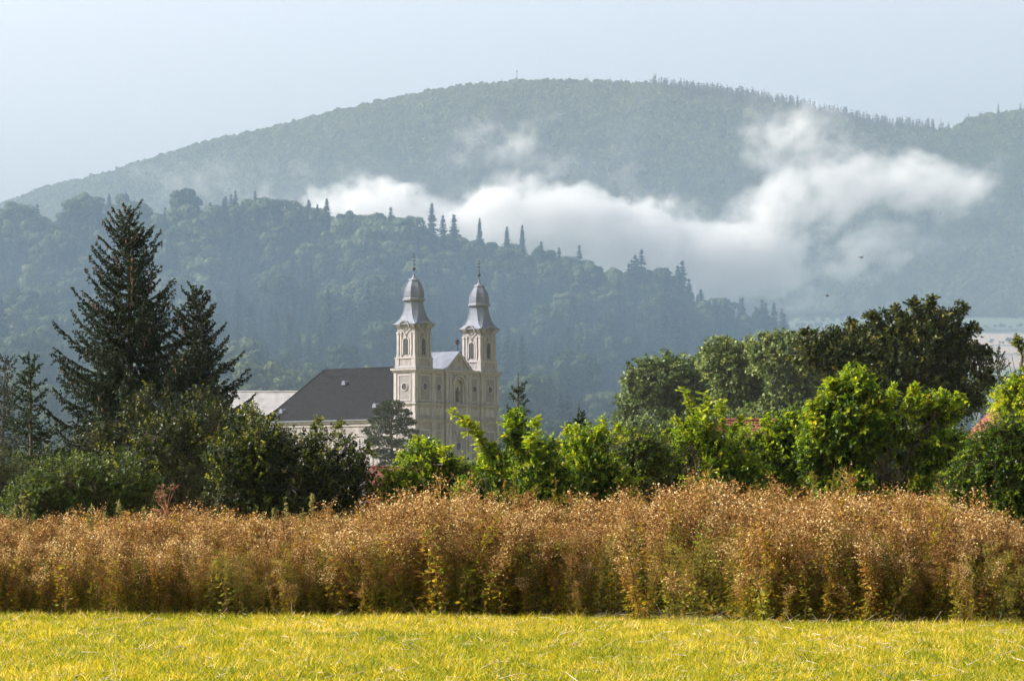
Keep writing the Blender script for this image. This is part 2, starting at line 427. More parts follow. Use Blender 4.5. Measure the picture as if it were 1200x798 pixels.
def cloud_mat():
    m, nt, v = volume_mat("low_cloud", (.99, .975, .96), 0, .2)
    L = nt.links
    g = nt.nodes.new("ShaderNodeNewGeometry")
    st = nt.nodes.new("ShaderNodeVectorMath"); st.operation = 'MULTIPLY'; L.new(g.outputs["Position"], st.inputs[0]); st.inputs[1].default_value = (1, .25, 1.15)
    w = nt.nodes.new("ShaderNodeTexNoise"); w.inputs["Scale"].default_value = .012; w.inputs["Detail"].default_value = 5; w.inputs["Roughness"].default_value = .58
    L.new(st.outputs[0], w.inputs["Vector"])
    ws = nt.nodes.new("ShaderNodeVectorMath"); ws.operation = 'SUBTRACT'; L.new(w.outputs["Color"], ws.inputs[0]); ws.inputs[1].default_value = (.5, .5, .5)
    wa = nt.nodes.new("ShaderNodeVectorMath"); wa.operation = 'MULTIPLY_ADD'; L.new(ws.outputs[0], wa.inputs[0]); wa.inputs[1].default_value = (150, 60, 105)
    L.new(g.outputs["Position"], wa.inputs[2])
    tot = None
    for px, py, rx, rz, s in BL:
        c = at(px, py, YB)
        a = nt.nodes.new("ShaderNodeVectorMath"); a.operation = 'MULTIPLY_ADD'
        L.new(wa.outputs[0], a.inputs[0])
        iv = (F / (rx * YB), 1 / 42., F / (rz * YB))
        a.inputs[1].default_value = iv; a.inputs[2].default_value = (-c.x * iv[0], -c.y * iv[1], -c.z * iv[2])
        d = nt.nodes.new("ShaderNodeVectorMath"); d.operation = 'DOT_PRODUCT'
        L.new(a.outputs[0], d.inputs[0]); L.new(a.outputs[0], d.inputs[1])
        e = nt.nodes.new("ShaderNodeMath"); e.operation = 'SUBTRACT'; e.use_clamp = True
        e.inputs[0].default_value = 1.0; L.new(d.outputs["Value"], e.inputs[1])
        f = nt.nodes.new("ShaderNodeMath"); f.operation = 'MULTIPLY_ADD'
        L.new(e.outputs[0], f.inputs[0]); f.inputs[1].default_value = s
        if tot is None: f.inputs[2].default_value = 0
        else: L.new(tot.outputs[0], f.inputs[2])
        tot = f
    n = nt.nodes.new("ShaderNodeTexNoise"); n.inputs["Scale"].default_value = .026; n.inputs["Detail"].default_value = 5; n.inputs["Roughness"].default_value = .64
    L.new(st.outputs[0], n.inputs["Vector"])
    n2 = nt.nodes.new("ShaderNodeTexNoise"); n2.inputs["Scale"].default_value = .062; n2.inputs["Detail"].default_value = 4; n2.inputs["Roughness"].default_value = .65
    L.new(st.outputs[0], n2.inputs["Vector"])
    nm = nt.nodes.new("ShaderNodeMix"); nm.inputs[0].default_value = .46; L.new(n.outputs["Fac"], nm.inputs[2]); L.new(n2.outputs["Fac"], nm.inputs[3])
    th = nt.nodes.new("ShaderNodeMath"); th.operation = 'MULTIPLY_ADD'
    L.new(tot.outputs[0], th.inputs[0]); th.inputs[1].default_value = .36; L.new(nm.outputs[0], th.inputs[2])
    mr = nt.nodes.new("ShaderNodeMapRange"); mr.inputs["From Min"].default_value = .565; mr.inputs["From Max"].default_value = .84
    mr.inputs["To Min"].default_value = .0; mr.inputs["To Max"].default_value = 1.0
    L.new(th.outputs[0], mr.inputs[0])
    tp = nt.nodes.new("ShaderNodeMath"); tp.operation = 'ADD'; L.new(tot.outputs[0], tp.inputs[0]); tp.inputs[1].default_value = .05
    tq = nt.nodes.new("ShaderNodeMath"); tq.operation = 'MINIMUM'; L.new(tp.outputs[0], tq.inputs[0]); tq.inputs[1].default_value = 1.1
    mu = nt.nodes.new("ShaderNodeMath"); mu.operation = 'MULTIPLY'; L.new(tq.outputs[0], mu.inputs[0]); L.new(mr.outputs[0], mu.inputs[1])
    sm_ = nt.nodes.new("ShaderNodeMath"); sm_.operation = 'MULTIPLY_ADD'; L.new(tot.outputs[0], sm_.inputs[0]); sm_.inputs[1].default_value = .05; L.new(mu.outputs[0], sm_.inputs[2])
    mu2 = nt.nodes.new("ShaderNodeMath"); mu2.operation = 'MULTIPLY'; L.new(sm_.outputs[0], mu2.inputs[0]); mu2.inputs[1].default_value = .050
    L.new(mu2.outputs[0], v.inputs["Density"])
    return m
cm = cloud_mat()
cm.cycles.volume_step_rate = .22
a_, b_ = at(40, 378, YB), at(1175, 100, YB)
tag(link("mist", box_mesh("mist", a_.x, b_.x, 1950, 2050, a_.z, b_.z), cm), kind='stuff')

# ------------------------------------------------------------------ scattered cover through geometry nodes
def protos(name, meshes, mats):
    c = bpy.data.collections.new(name)
    for k, me in enumerate(meshes):
        for m in mats: me.materials.append(m)
        c.objects.link(bpy.data.objects.new("%s_%02d" % (name, k), me))
    return c

def scatter(name, pts, rz, sc, idx, coll, label=None, tilt=None):
    me = bpy.data.meshes.new(name)
    pts = np.asarray(pts, np.float32); n = len(pts)
    me.vertices.add(n); me.vertices.foreach_set("co", pts.ravel())
    sc = np.asarray(sc, np.float32)
    if sc.ndim == 1: sc = np.repeat(sc[:, None], 3, 1)
    rot = np.zeros((n, 3), np.float32); rot[:, 2] = rz
    if tilt is not None: rot[:, :2] = tilt
    a = me.attributes.new("rot", 'FLOAT_VECTOR', 'POINT'); a.data.foreach_set("vector", rot.ravel())
    a = me.attributes.new("sc", 'FLOAT_VECTOR', 'POINT'); a.data.foreach_set("vector", sc.ravel())
    a = me.attributes.new("pick", 'INT', 'POINT'); a.data.foreach_set("value", np.asarray(idx, np.int32))
    o = bpy.data.objects.new(name, me); COL.objects.link(o)
    tag(o, kind='stuff')
    ng = bpy.data.node_groups.new(name + "_scatter", 'GeometryNodeTree')
    ng.interface.new_socket("Geometry", in_out='INPUT', socket_type='NodeSocketGeometry')
    ng.interface.new_socket("Geometry", in_out='OUTPUT', socket_type='NodeSocketGeometry')
    gi = ng.nodes.new("NodeGroupInput"); go = ng.nodes.new("NodeGroupOutput")
    iop = ng.nodes.new("GeometryNodeInstanceOnPoints")
    ci = ng.nodes.new("GeometryNodeCollectionInfo"); ci.inputs[0].default_value = coll
    ci.inputs["Separate Children"].default_value = True; ci.inputs["Reset Children"].default_value = True
    def na(nm, ty):
        x = ng.nodes.new("GeometryNodeInputNamedAttribute"); x.data_type = ty; x.inputs["Name"].default_value = nm
        return x.outputs["Attribute"]
    L = ng.links
    L.new(gi.outputs[0], iop.inputs["Points"]); L.new(ci.outputs[0], iop.inputs["Instance"])
    iop.inputs["Pick Instance"].default_value = True
    L.new(na("pick", 'INT'), iop.inputs["Instance Index"])
    L.new(na("rot", 'FLOAT_VECTOR'), iop.inputs["Rotation"])
    L.new(na("sc", 'FLOAT_VECTOR'), iop.inputs["Scale"])
    L.new(iop.outputs[0], go.inputs[0])
    md = o.modifiers.new("scatter", 'NODES'); md.node_group = ng
    return o

# ------------------------------------------------------------------ far and middle crowns
def crown_mesh(name, seed, H=14., R=5., nlobe=26, nleaf=2600, leaf=.55, trunk=True, jit=.38):
    """broadleaf tree for the distance: lumpy crown of leaf clumps on a trunk"""
    g = np.random.default_rng(seed)
    s = Soup()
    cz = H * .60; rz = H * .40
    d = rvec(nlobe, g); d[:, 2] = d[:, 2] * .9 + .12
    rad = g.uniform(.45, .85, nlobe)
    c = d * rad[:, None] * np.array([R, R, rz]) + np.array([0, 0, cz])
    lr = g.uniform(.20, .42, nlobe) * R
    c = np.vstack([c, [[0, 0, cz]]]); lr = np.append(lr, R * .6)
    k = g.choice(len(c), nleaf, p=lr ** 2 / np.sum(lr ** 2))
    dd = rvec(nleaf, g); dd[:, 2] = np.abs(dd[:, 2]) * g.choice([1, 1, 1, -1], nleaf)
    p = c[k] + dd * (lr[k] * g.uniform(.72, 1.10, nleaf))[:, None] * np.array([1, 1, .85])
    nrm = unit(dd + jit * rvec(nleaf, g))
    w = side_of(nrm, g); u = np.cross(nrm, w)
    L = leaf * g.uniform(.6, 1.35, nleaf)[:, None]
    v = np.stack([p - w * L, p - u * L * .8 + nrm * L * .2, p + w * L, p + u * L * .8 - nrm * L * .2], 1)
    r = np.clip(.5 + .35 * (nz(p + seed, .5) - .5) * 2 + .25 * g.normal(size=nleaf) * .6, 0, 1)
    s.add(v.reshape(-1, 3), np.arange(4 * nleaf).reshape(nleaf, 4), r, 0)
    if trunk:
        s.tube([(0, 0, -1), (.1, 0, H * .3), (0, .1, H * .75)], [H * .022, H * .017, H * .006], 5, 1)
    return s.mesh(name)

def far_spruce_mesh(name, seed, H=18., R=3.2, nw=26, per=14, leaf=.7):
    g = np.random.default_rng(seed)
    s = Soup()
    P, D, LL = [], [], []
    for i in range(nw):
        t = (i + g.uniform(0, .6)) / nw
        z = H * (.10 + .88 * t); r = R * (1 - t) ** .85 * g.uniform(.8, 1.15) + .15
        n = max(4, int(per * (1 - t * .5)))
        a = g.uniform(0, 6.28) + np.arange(n) / n * 6.28 + g.normal(size=n) * .2
        rr = r * g.uniform(.7, 1.2, n)
        for q in range(4):
            f = (q + .4) / 4
            P.append(np.stack([np.cos(a) * rr * f, np.sin(a) * rr * f, z - rr * f * .35 + .1 * g.normal(size=n)], 1))
            D.append(np.stack([np.cos(a), np.sin(a), -.35 + 0 * a], 1)); LL.append(leaf * (1.2 - .6 * f) * (.5 + .5 * (1 - t)) + 0 * a + .12)
    P = np.vstack(P); D = unit(np.vstack(D) + .25 * rvec(len(P), g)); LL = np.concatenate(LL) * g.uniform(.7, 1.3, len(P))
    w = unit(np.cross(D, np.array([0, 0, 1.])) + .3 * rvec(len(P), g))
    s.leaves(P - D * LL[:, None] * .7, D, w, LL * 2.0, LL * .75, g.uniform(0, 1, len(P)), 0)
    s.leaves(P, unit(D * .3 - np.array([0, 0, 1.])), w, LL * .9, LL * .5, g.uniform(0, .6, len(P)), 0)
    s.tube([(0, 0, -1), (0, 0, H * .5), (0, 0, H)], [H * .014, H * .009, .03], 4, 1)
    return s.mesh(name)

hill_broad = [crown_mesh("hill_tree_%d" % k, 10 + k, H=[17, 19, 15, 20, 16, 13][k], R=[6.4, 7.2, 5.8, 6.6, 7.6, 4.8][k], nlobe=[22, 28, 18, 26, 32, 14][k], nleaf=5200, leaf=.46) for k in range(6)]
hill_con = [far_spruce_mesh("hill_spruce_%d" % k, 30 + k, H=[19, 16, 22, 14][k], R=[4.9, 4.4, 5.2, 3.9][k]) for k in range(4)]
cb = protos("hill_wood", hill_broad, [M['hill_leaf'], M['bark']])
for k, me in enumerate(hill_con):
    me.materials.append(M['hill_spruce']); me.materials.append(M['bark'])
    cb.objects.link(bpy.data.objects.new("hill_wood_%02d" % (6 + k), me))

def hill_points():
    pts = []
    g = np.random.default_rng(5)
    sp = 7.3
    ys = np.arange(684, 1120, sp * 1.05)
    for j, y in enumerate(ys):
        xs = np.arange(-.215 * y - 12, min(.215 * y, 190), sp) + (j % 2) * sp / 2
        x = xs + g.normal(size=len(xs)) * 1.9; yy = y + g.normal(size=len(xs)) * 1.9
        z = hill_z(x, yy)
        ok = z > 1.5
        pts.append(np.stack([x, yy, z], 1)[ok])
    return np.vstack(pts)
HP = hill_points()
CHX = (854 - 600) / F * 1040
HP = HP[~((np.abs(HP[:, 0] - CHX) < 7) & (HP[:, 1] > 1000) & (HP[:, 1] < 1060))]
gh = np.random.default_rng(6)
con_noise = nz(np.stack([HP[:, 0], HP[:, 1] * .7, 0 * HP[:, 0]], 1), 1 / 38.)
t_up = (HP[:, 1] - 690) / 360.
is_con = gh.random(len(HP)) < np.where(con_noise > .56, .62, .13) * np.where(t_up < .55, 1.35, 1.0)
px_ = 600 + HP[:, 0] / HP[:, 1] * F
# more conifers toward the right shoulder
is_con |= (gh.random(len(HP)) < .35) & (px_ > 740) & (px_ < 850)
is_con |= (gh.random(len(HP)) < .38) & (px_ > 500) & (HP[:, 1] < 960)
hidx = np.where(is_con, 6 + gh.integers(0, 4, len(HP)), gh.integers(0, 6, len(HP)))
hsc = np.where(is_con, gh.uniform(.55, .95, len(HP)) * np.where(px_ > 740, 1.2, np.where(HP[:, 1] > 1000, .82, 1.0)), gh.uniform(.48, 1.05, len(HP)))
hsc *= np.where(px_ < 330, 1.05, 1.0) * np.where(px_ > 800, .85, 1)
hrz = gh.uniform(0, 6.28, len(HP))
hrz3 = hsc[:, None] * np.stack([gh.uniform(.9, 1.15, len(HP)), gh.uniform(.9, 1.15, len(HP)), gh.uniform(.85, 1.15, len(HP))], 1)
py_top = HY - (HP[:, 2] + 14 * hsc - EYE) / HP[:, 1] * F
inview = (px_ > -15) & (px_ < 960)
# the trees standing on the crest line and the big crowns of the upper slope are individuals
crest = inview & (HP[:, 1] > 985) & (HP[:, 1] < 1085)
score = hsc + .6 * crest + np.where(py_top < np.interp(px_, HILL[:, 0], HILL[:, 1]) + 8, .6, 0)
def pick_best(mask, n):
    i = np.where(mask)[0]; return i[np.argsort(-score[i])[:n]]
ind_b = pick_best(inview & ~is_con, 290); ind_c = pick_best(inview & is_con, 130)
mask = np.ones(len(HP), bool); mask[ind_b] = False; mask[ind_c] = False
scatter("forest", HP[mask], hrz[mask], hrz3[mask], hidx[mask], cb)

def individuals(ids, name, label, cat, group):
    for i in ids:
        k = int(hidx[i])
        me = hill_broad[k] if k < 6 else hill_con[k - 6]
        o = bpy.data.objects.new(name, me); COL.objects.link(o)
        o.location = HP[i]; o.rotation_euler = (0, 0, hrz[i]); o.scale = hrz3[i]
        tag(o, label, cat, group)
individuals(ind_b, "broadleaf_tree", "round crowned green tree in the wood covering the hill behind the church", "tree", "broadleaf trees on the wooded hill")
individuals(ind_c, "spruce_tree", "dark pointed spruce in the wood covering the hill behind the church", "tree", "spruces on the wooded hill")

# tall spruces that stand clear of the crest against the mist
gz = np.random.default_rng(90)
for px, py in ((128, 226), (212, 238), (262, 232), (362, 233), (372, 238), (383, 231), (441, 246), (458, 240), (506, 236), (519, 250), (532, 249), (562, 254), (594, 264), (612, 262),
               (634, 281), (655, 288), (679, 284), (772, 322), (784, 316), (797, 326), (808, 332), (897, 352), (907, 353), (916, 358)):
    y = 1030 + gz.uniform(-12, 14); x = (px - 600) / F * y
    z = float(hill_z(np.array([x]), np.array([y]))[0]); k = int(gz.integers(0, 4)); H_ = [19, 16, 22, 14][k]
    h = max(9., (HY - py) / F * y + EYE - z)
    o = bpy.data.objects.new("spruce_tree", hill_con[k]); COL.objects.link(o)
    o.location = (x, y, z); o.rotation_euler = (0, 0, gz.uniform(0, 6)); w_ = min(1.15, h / H_) * gz.uniform(.75, 1.0); o.scale = (w_, w_, h / H_)
    tag(o, "tall pointed spruce standing clear of the hill crest against the mist", "tree", "spruces on the crest of the wooded hill")

# mountain forest: tens of thousands of crowns, one wood
mt_b = [crown_mesh("mountain_tree_%d" % k, 60 + k, H=13, R=5.6, nlobe=12, nleaf=520, leaf=.85, trunk=False) for k in range(4)]
cmn = protos("mountain_wood", mt_b, [M['mountain_leaf']])
for k in range(2):
    me = far_spruce_mesh("mountain_spruce_%d" % k, 70 + k, H=19, R=3.4, nw=14, per=8, leaf=1.0)
    me.materials.append(M['hill_spruce']); me.materials.append(M['bark'])
    cmn.objects.link(bpy.data.objects.new("mountain_wood_%02d" % (4 + k), me))
gm = np.random.default_rng(8)
P = []
sp = 8.4
for j, y in enumerate(np.arange(2206, 3190, sp)):
    xs = np.arange(-.215 * y, .215 * y, sp) + (j % 2) * 3.3
    P.append(np.stack([xs + gm.normal(size=len(xs)) * 1.8, y + gm.normal(size=len(xs)) * 1.8, 0 * xs], 1))
P = np.vstack(P); P[:, 2] = mtn_z(P[:, 0], P[:, 1]) - 1.0
ppx = 600 + P[:, 0] / P[:, 1] * F
cn = nz(np.stack([P[:, 0], P[:, 1], 0 * P[:, 0]], 1), 1 / 120.)
pc = np.where(cn > .68, .35, .03)
pc = np.where((P[:, 1] > 2960) & (ppx > 690) & (ppx < 1060), .62, pc)
bins = np.clip((ppx / 4).astype(int), 0, 299); el = (P[:, 2] - EYE) / P[:, 1] * F
mx = np.full(300, -1e9); np.maximum.at(mx, bins, el)
ridge = (el > mx[bins] - 5)
pc = np.where(ridge, np.interp(ppx, [0, 600, 700, 780, 800, 1060, 1080, 1100, 1110, 1200], [.0, .04, .3, .5, .85, .85, .6, .4, .08, .06]), pc)
pcon = gm.random(len(P)) < pc
scatter("mountain_forest", P, gm.uniform(0, 6.28, len(P)), np.where(pcon, gm.uniform(.6, 1.0, len(P)) * np.where(ridge & (ppx > 760), 1.35, 1), gm.uniform(.75, 1.25, len(P))),
        np.where(pcon, 4 + gm.integers(0, 2, len(P)), gm.integers(0, 4, len(P))), cmn)

# hedge rows between the far fields
gf = np.random.default_rng(19); hx, hy = [], []
for y0, x0, x1 in ((1905, 150, 420), (1790, 190, 420), (2010, 120, 420), (2120, 100, 420)):
    m_ = int((x1 - x0) / 2.6); xx = gf.uniform(x0, x1, m_); ok_ = nz(np.stack([xx, xx * 0 + y0, xx * 0], 1), .03) > .42
    hx.append(xx[ok_]); hy.append(y0 + .05 * (xx[ok_] - 250) + gf.normal(size=ok_.sum()) * 1.5)
hx = np.concatenate(hx); hy = np.concatenate(hy)
scatter("field_hedges", np.stack([hx, hy, field_z(hx, hy)], 1), gf.uniform(0, 6.28, len(hx)), gf.uniform(.12, .42, len(hx)), gf.integers(0, 4, len(hx)), cmn)

# ------------------------------------------------------------------ solid-mesh builder for buildings
class MB:
    def __init__(s): s.v = []; s.f = []; s.m = []; s.cur = 0
    def face(s, pts):
        b = len(s.v); s.v += [tuple(p) for p in pts]; s.f.append(tuple(range(b, b + len(pts)))); s.m.append(s.cur)
    def box(s, x0, x1, y0, y1, z0, z1):
        b = len(s.v)
        s.v += [(x, y, z) for x in (x0, x1) for y in (y0, y1) for z in (z0, z1)]
        for q in [(0, 1, 3, 2), (4, 6, 7, 5), (0, 4, 5, 1), (2, 3, 7, 6), (0, 2, 6, 4), (1, 5, 7, 3)]:
            s.f.append(tuple(b + i for i in q)); s.m.append(s.cur)
    def prism(s, poly, d0, d1, fn):
        """poly of (a, b) swept from depth d0 to d1; fn(a, b, d) gives the point"""
        n = len(poly); b = len(s.v)
        s.v += [fn(a, c, d0) for a, c in poly] + [fn(a, c, d1) for a, c in poly]
        s.f.append(tuple(range(b, b + n))); s.m.append(s.cur)
        s.f.append(tuple(range(b + 2 * n - 1, b + n - 1, -1))); s.m.append(s.cur)
        for i in range(n):
            j = (i + 1) % n
            s.f.append((b + i, b + n + i, b + n + j, b + j)); s.m.append(s.cur)
    def ring(s, outer, inner, d0, d1, fn, closed=True):
        """flat band between two outlines, with thickness"""
        n = len(outer); b = len(s.v)
        for poly, d in ((outer, d0), (inner, d0), (outer, d1), (inner, d1)):
            s.v += [fn(a, c, d) for a, c in poly]
        for i in range(n if closed else n - 1):
            j = (i + 1) % n
            for q in ((i, j, n + j, n + i), (2 * n + i, 3 * n + i, 3 * n + j, 2 * n + j), (i, 2 * n + i, 2 * n + j, j), (n + i, n + j, 3 * n + j, 3 * n + i)):
                s.f.append(tuple(b + k for k in q)); s.m.append(s.cur)
        if not closed:
            for i in (0, n - 1):
                s.f.append((b + i, b + n + i, b + 3 * n + i, b + 2 * n + i)); s.m.append(s.cur)
    def loft(s, rings, cap=True):
        b = len(s.v); n = len(rings[0])
        for r in rings: s.v += [tuple(p) for p in r]
        for k in range(len(rings) - 1):
            for i in range(n):
                j = (i + 1) % n
                s.f.append((b + k * n + i, b + k * n + j, b + (k + 1) * n + j, b + (k + 1) * n + i)); s.m.append(s.cur)
        if cap:
            s.f.append(tuple(b + i for i in reversed(range(n)))); s.m.append(s.cur)
            s.f.append(tuple(b + (len(rings) - 1) * n + i for i in range(n))); s.m.append(s.cur)
    def tube(s, a, c, r, n=8, r2=None):
        a = Vector(a); c = Vector(c); t = (c - a).normalized(); u = t.orthogonal().normalized(); w = t.cross(u)
        r2 = r if r2 is None else r2
        s.loft([[p + (u * math.cos(k / n * 6.2832) + w * math.sin(k / n * 6.2832)) * rr for k in range(n)] for p, rr in ((a, r), (c, r2))])
    def ball(s, c, r, n=10, sz=1.0):
        c = Vector(c)
        s.loft([[c + Vector((math.cos(k / n * 6.2832) * math.sin(ph) * r, math.sin(k / n * 6.2832) * math.sin(ph) * r, math.cos(ph) * r * sz)) for k in range(n)]
                for ph in [math.pi * (1 - (i + .02) / 6.04) for i in range(7)]])
    def mesh(s, name):
        me = bpy.data.meshes.new(name); me.from_pydata(s.v, [], s.f); me.update()
        import bmesh
        bm = bmesh.new(); bm.from_mesh(me); bmesh.ops.recalc_face_normals(bm, faces=bm.faces); bm.to_mesh(me); bm.free()
        me.polygons.foreach_set("material_index", s.m)
        return me
    def build(s, name, mats, parent=None, loc=None, rz=0.0):
        return link(name, s.mesh(name), mats, parent, loc, rz)

def arc(cx, cz, r, a0, a1, n, rz=None):
    rz = r if rz is None else rz
    return [(cx + r * math.cos(math.radians(a0 + (a1 - a0) * i / n)), cz + rz * math.sin(math.radians(a0 + (a1 - a0) * i / n))) for i in range(n + 1)]

# four ways a tower face can look: fn(a, z, d): a along the face, d outward
def faces(h):
    return [lambda a, z, d: (a, -h - d, z), lambda a, z, d: (-h - d, -a, z), lambda a, z, d: (-a, h + d, z), lambda a, z, d: (h + d, a, z)]

stone = surface("church_plaster", (.215, .198, .200), var=.34, scale=1.2, streak=.25, rough=.9)
stone2 = surface("church_trim", (.275, .255, .256), var=.28, scale=2.0, streak=.3, rough=.9)
panel = surface("church_panel", (.165, .156, .162), var=.18, scale=1.5, rough=.9)
copper = surface("zinc_roof_sheet", (.11, .125, .165), var=.32, scale=.8, streak=.3, rough=.72, metal=.0)
lead = surface("dark_ledge_sheet", (.16, .17, .20), var=.25, scale=1.5, rough=.5, metal=.3)
slate = surface("dark_slate", (.006, .007, .010), var=.5, scale=1.0, rough=.95, bump=.3, bscale=6, spec=.1)
iron = surface("iron", (.03, .03, .032), rough=.5, metal=.6)
glass_m = surface("dark_glass", (.018, .022, .028), rough=.15, spec=.6)
statue_m = surface("bronze_statue", (.06, .06, .055), rough=.5)

CH_A = math.atan2(.78, .62)
O = at(487, HY, 567); O.z = 0
church = empty("church", (O.x, O.y, 0), CH_A)
tag(church, "cream baroque church with two onion domed towers and a dark slate roof", "church")

def rect(a0, a1, z0, z1): return [(a0, z0), (a1, z0), (a1, z1), (a0, z1)]

def oculus(mb_tr, parent, fn, a, z, r=.66):
    """round window: trim ring, dark pane with a cross bar"""
    mb = MB()
    circ = arc(a, z, r, 0, 360, 24)[:-1]; big = arc(a, z, r + .16, 0, 360, 24)[:-1]
    mb.cur = 0; mb.ring(big, circ, .02, .16, fn)
    mb.cur = 1; mb.prism(circ, .01, .05, fn)
    mb.cur = 2
    mb.prism(rect(a - .022, a + .022, z - r, z + r), .055, .09, fn); mb.prism(rect(a - r, a + r, z - .022, z + .022), .055, .085, fn)
    return mb.build("window", [stone2, glass_m, iron], parent)

def make_tower(name):
    H = 2.8
    mb = MB(); mb.cur = 0
    mb.box(-H, H, -H, H, -.5, 28.0)
    mb.cur = 1
    mb.box(-H - .18, H + .18, -H - .18, H + .18, -.4, 1.6)
    # ledges
    for z, t, pr in ((17.5, .25, .16), (17.75, .3, .34), (18.05, .14, .48), (20.9, .22, .16), (21.12, .2, .34), (27.2, .25, .14), (27.45, .25, .3), (27.7, .35, .5)):
        mb.box(-H - pr, H + pr, -H - pr, H + pr, z, z + t)
    mb.cur = 3
    for z, pr in ((18.19, .50), (21.32, .36), (28.05, .54)):
        mb.box(-H - pr, H + pr, -H - pr, H + pr, z, z + .09)
    for fi, fn in enumerate(faces(H)):
        mb.cur = 1
        for sgn in (-1, 1):
            a = sgn * 2.42
            mb.prism(rect(a - .37, a + .37, 1.6, 16.9), 0, .13, fn); mb.prism(rect(a - .44, a + .44, 16.9, 17.5), 0, .2, fn)
            mb.prism(rect(a - .34, a + .34, 21.33, 27.2), 0, .11, fn)
            mb.prism(rect(a - .34, a + .34, 18.3, 20.9), 0, .08, fn)
        # framed panel of the middle storey
        mb.ring(rect(-1.62, 1.62, 21.75, 26.9), rect(-1.36, 1.36, 22.0, 26.62), 0, .09, fn)
        mb.cur = 2; mb.prism(rect(-1.36, 1.36, 22.0, 26.62), 0, .012, fn)
        mb.cur = 1
        mb.prism(rect(-1.5, 1.5, 19.0, 20.4), 0, .06, fn)
        mb.ring(rect(-1.55, 1.55, 5, 16.2), rect(-1.3, 1.3, 5.3, 15.9), 0, .07, fn)
        mb.cur = 2; mb.prism(rect(-1.3, 1.3, 5.3, 15.9), 0, .012, fn)
    # pedestal of the belfry
    mb.cur = 0; h = 2.56
    mb.box(-h, h, -h, h, 28.14, 30.1)
    mb.cur = 1
    mb.box(-h - .12, h + .12, -h - .12, h + .12, 28.14, 28.6); mb.box(-h - .16, h + .16, -h - .16, h + .16, 30.0, 30.3)
    for fn in faces(h):
        for sgn in (-1, 1):
            mb.prism(rect(sgn * 2.1 - .5, sgn * 2.1 + .5, 28.6, 30.0), 0, .1, fn)
    h = 2.34
    mb.cur = 0; mb.box(-h, h, -h, h, 30.3, 36.5)
    wins = []
    for fn in faces(h):
        mb.cur = 1
        for sgn in (-1, 1):
            for a, w in ((2.08, .26), (1.28, .19)):
                a *= sgn
                mb.prism(rect(a - w, a + w, 30.3, 34.9), 0, .16, fn); mb.prism(rect(a - w - .08, a + w + .08, 34.9, 35.25), 0, .24, fn)
                mb.prism(rect(a - w - .07, a + w + .07, 30.3, 30.75), 0, .22, fn)
        # archivolt round the window
        o_ = [(.92, 30.75)] + arc(0, 33.35, .92, 0, 180, 12) + [(-.92, 30.75)]
        i_ = [(.66, 30.75)] + arc(0, 33.35, .66, 0, 180, 12) + [(-.66, 30.75)]
        mb.ring(o_, i_, 0, .17, fn, closed=False)
        mb.prism(rect(-.13, .13, 33.95, 34.45), .0, .27, fn)
        # sweeping hood mouldings that run up to the cornice
        for sgn in (-1, 1):
            o2 = [(sgn * (.15 + 1.15 * (k / 8) ** 1.6), 34.4 + 1.35 * (k / 8) ** .8) for k in range(9)]
            i2 = [(x, z + .16) for x, z in o2]
            mb.ring(o2, i2, 0, .14, fn, closed=False)
        # cornice left and right of the eyebrow arch
        for z0, z1, pr in ((36.0, 36.25, .2), (36.25, 36.5, .38), (36.5, 36.68, .55)):
            for sgn in (-1, 1):
                a0, a1 = sorted((sgn * .98, sgn * (h + pr)))
                mb.prism(rect(a0, a1, z0, z1), 0, pr, fn)
        for r0, r1, pr in ((.86, 1.02, .3), (1.02, 1.16, .52), (1.16, 1.30, .74)):
            mb.ring(arc(0, 36.05, r1, 8, 172, 14), arc(0, 36.05, r0, 8, 172, 14), 0, pr, fn, closed=False)
        mb.cur = 0; mb.prism(arc(0, 36.05, .9, 0, 180, 14), 0, .08, fn)
        mb.cur = 2; mb.prism(arc(0, 36.0, .42, 0, 360, 14)[:-1], .08, .13, fn)
    t = mb.build(name, [stone, stone2, panel, lead], church)
    for fn in faces(h):
        w = MB(); w.cur = 0
        pane = [(.64, 30.8)] + arc(0, 33.35, .64, 0, 180, 12) + [(-.64, 30.8)]
        w.prism(pane, .012, .05, fn)
        w.cur = 1
        for k in range(9):
            z = 31.0 + k * .33; ww = .6 if z < 33.3 else .42
            w.prism(rect(-ww, ww, z, z + .09), .055, .13, fn)
        w.prism(rect(-.03, .03, 30.8, 33.9), .13, .15, fn)
        w.build("belfry_window", [glass_m, iron], t)
    for fn in faces(H):
        oculus(None, t, fn, 0, 24.5)
    # helmet roof
    def sec(z, hw, c):
        k = hw * c
        return [(hw - k, -hw, z), (hw, -hw + k, z), (hw, hw - k, z), (hw - k, hw, z), (-hw + k, hw, z), (-hw, hw - k, z), (-hw, -hw + k, z), (-hw + k, -hw, z)]
    d = MB(); d.cur = 0
    d.loft([sec(*a) for a in ((36.66, 2.98, .04), (36.80, 2.98, .04), (37.05, 2.72, .10), (37.6, 2.40, .20), (38.4, 2.12, .32), (39.4, 1.90, .42), (40.5, 1.76, .52), (41.3, 1.70, .586))])
    d.cur = 1
    d.loft([sec(*a) for a in ((41.25, 1.85, .586), (41.45, 2.14, .586), (41.8, 2.16, .586), (41.95, 2.0, .586))])
    d.cur = 0
    d.loft([sec(*a) for a in ((41.9, 1.92, .586), (42.5, 1.93, .586), (43.3, 1.84, .586), (44.1, 1.62, .586), (44.8, 1.30, .586), (45.4, .92, .586))])
    d.cur = 1; d.loft([sec(*a) for a in ((45.35, 1.02, .586), (45.5, 1.08, .586), (45.65, .95, .586))])
    d.cur = 0; d.loft([sec(*a) for a in ((45.6, .80, .586), (45.9, .42, .586), (46.3, .22, .586), (46.9, .09, .586))])
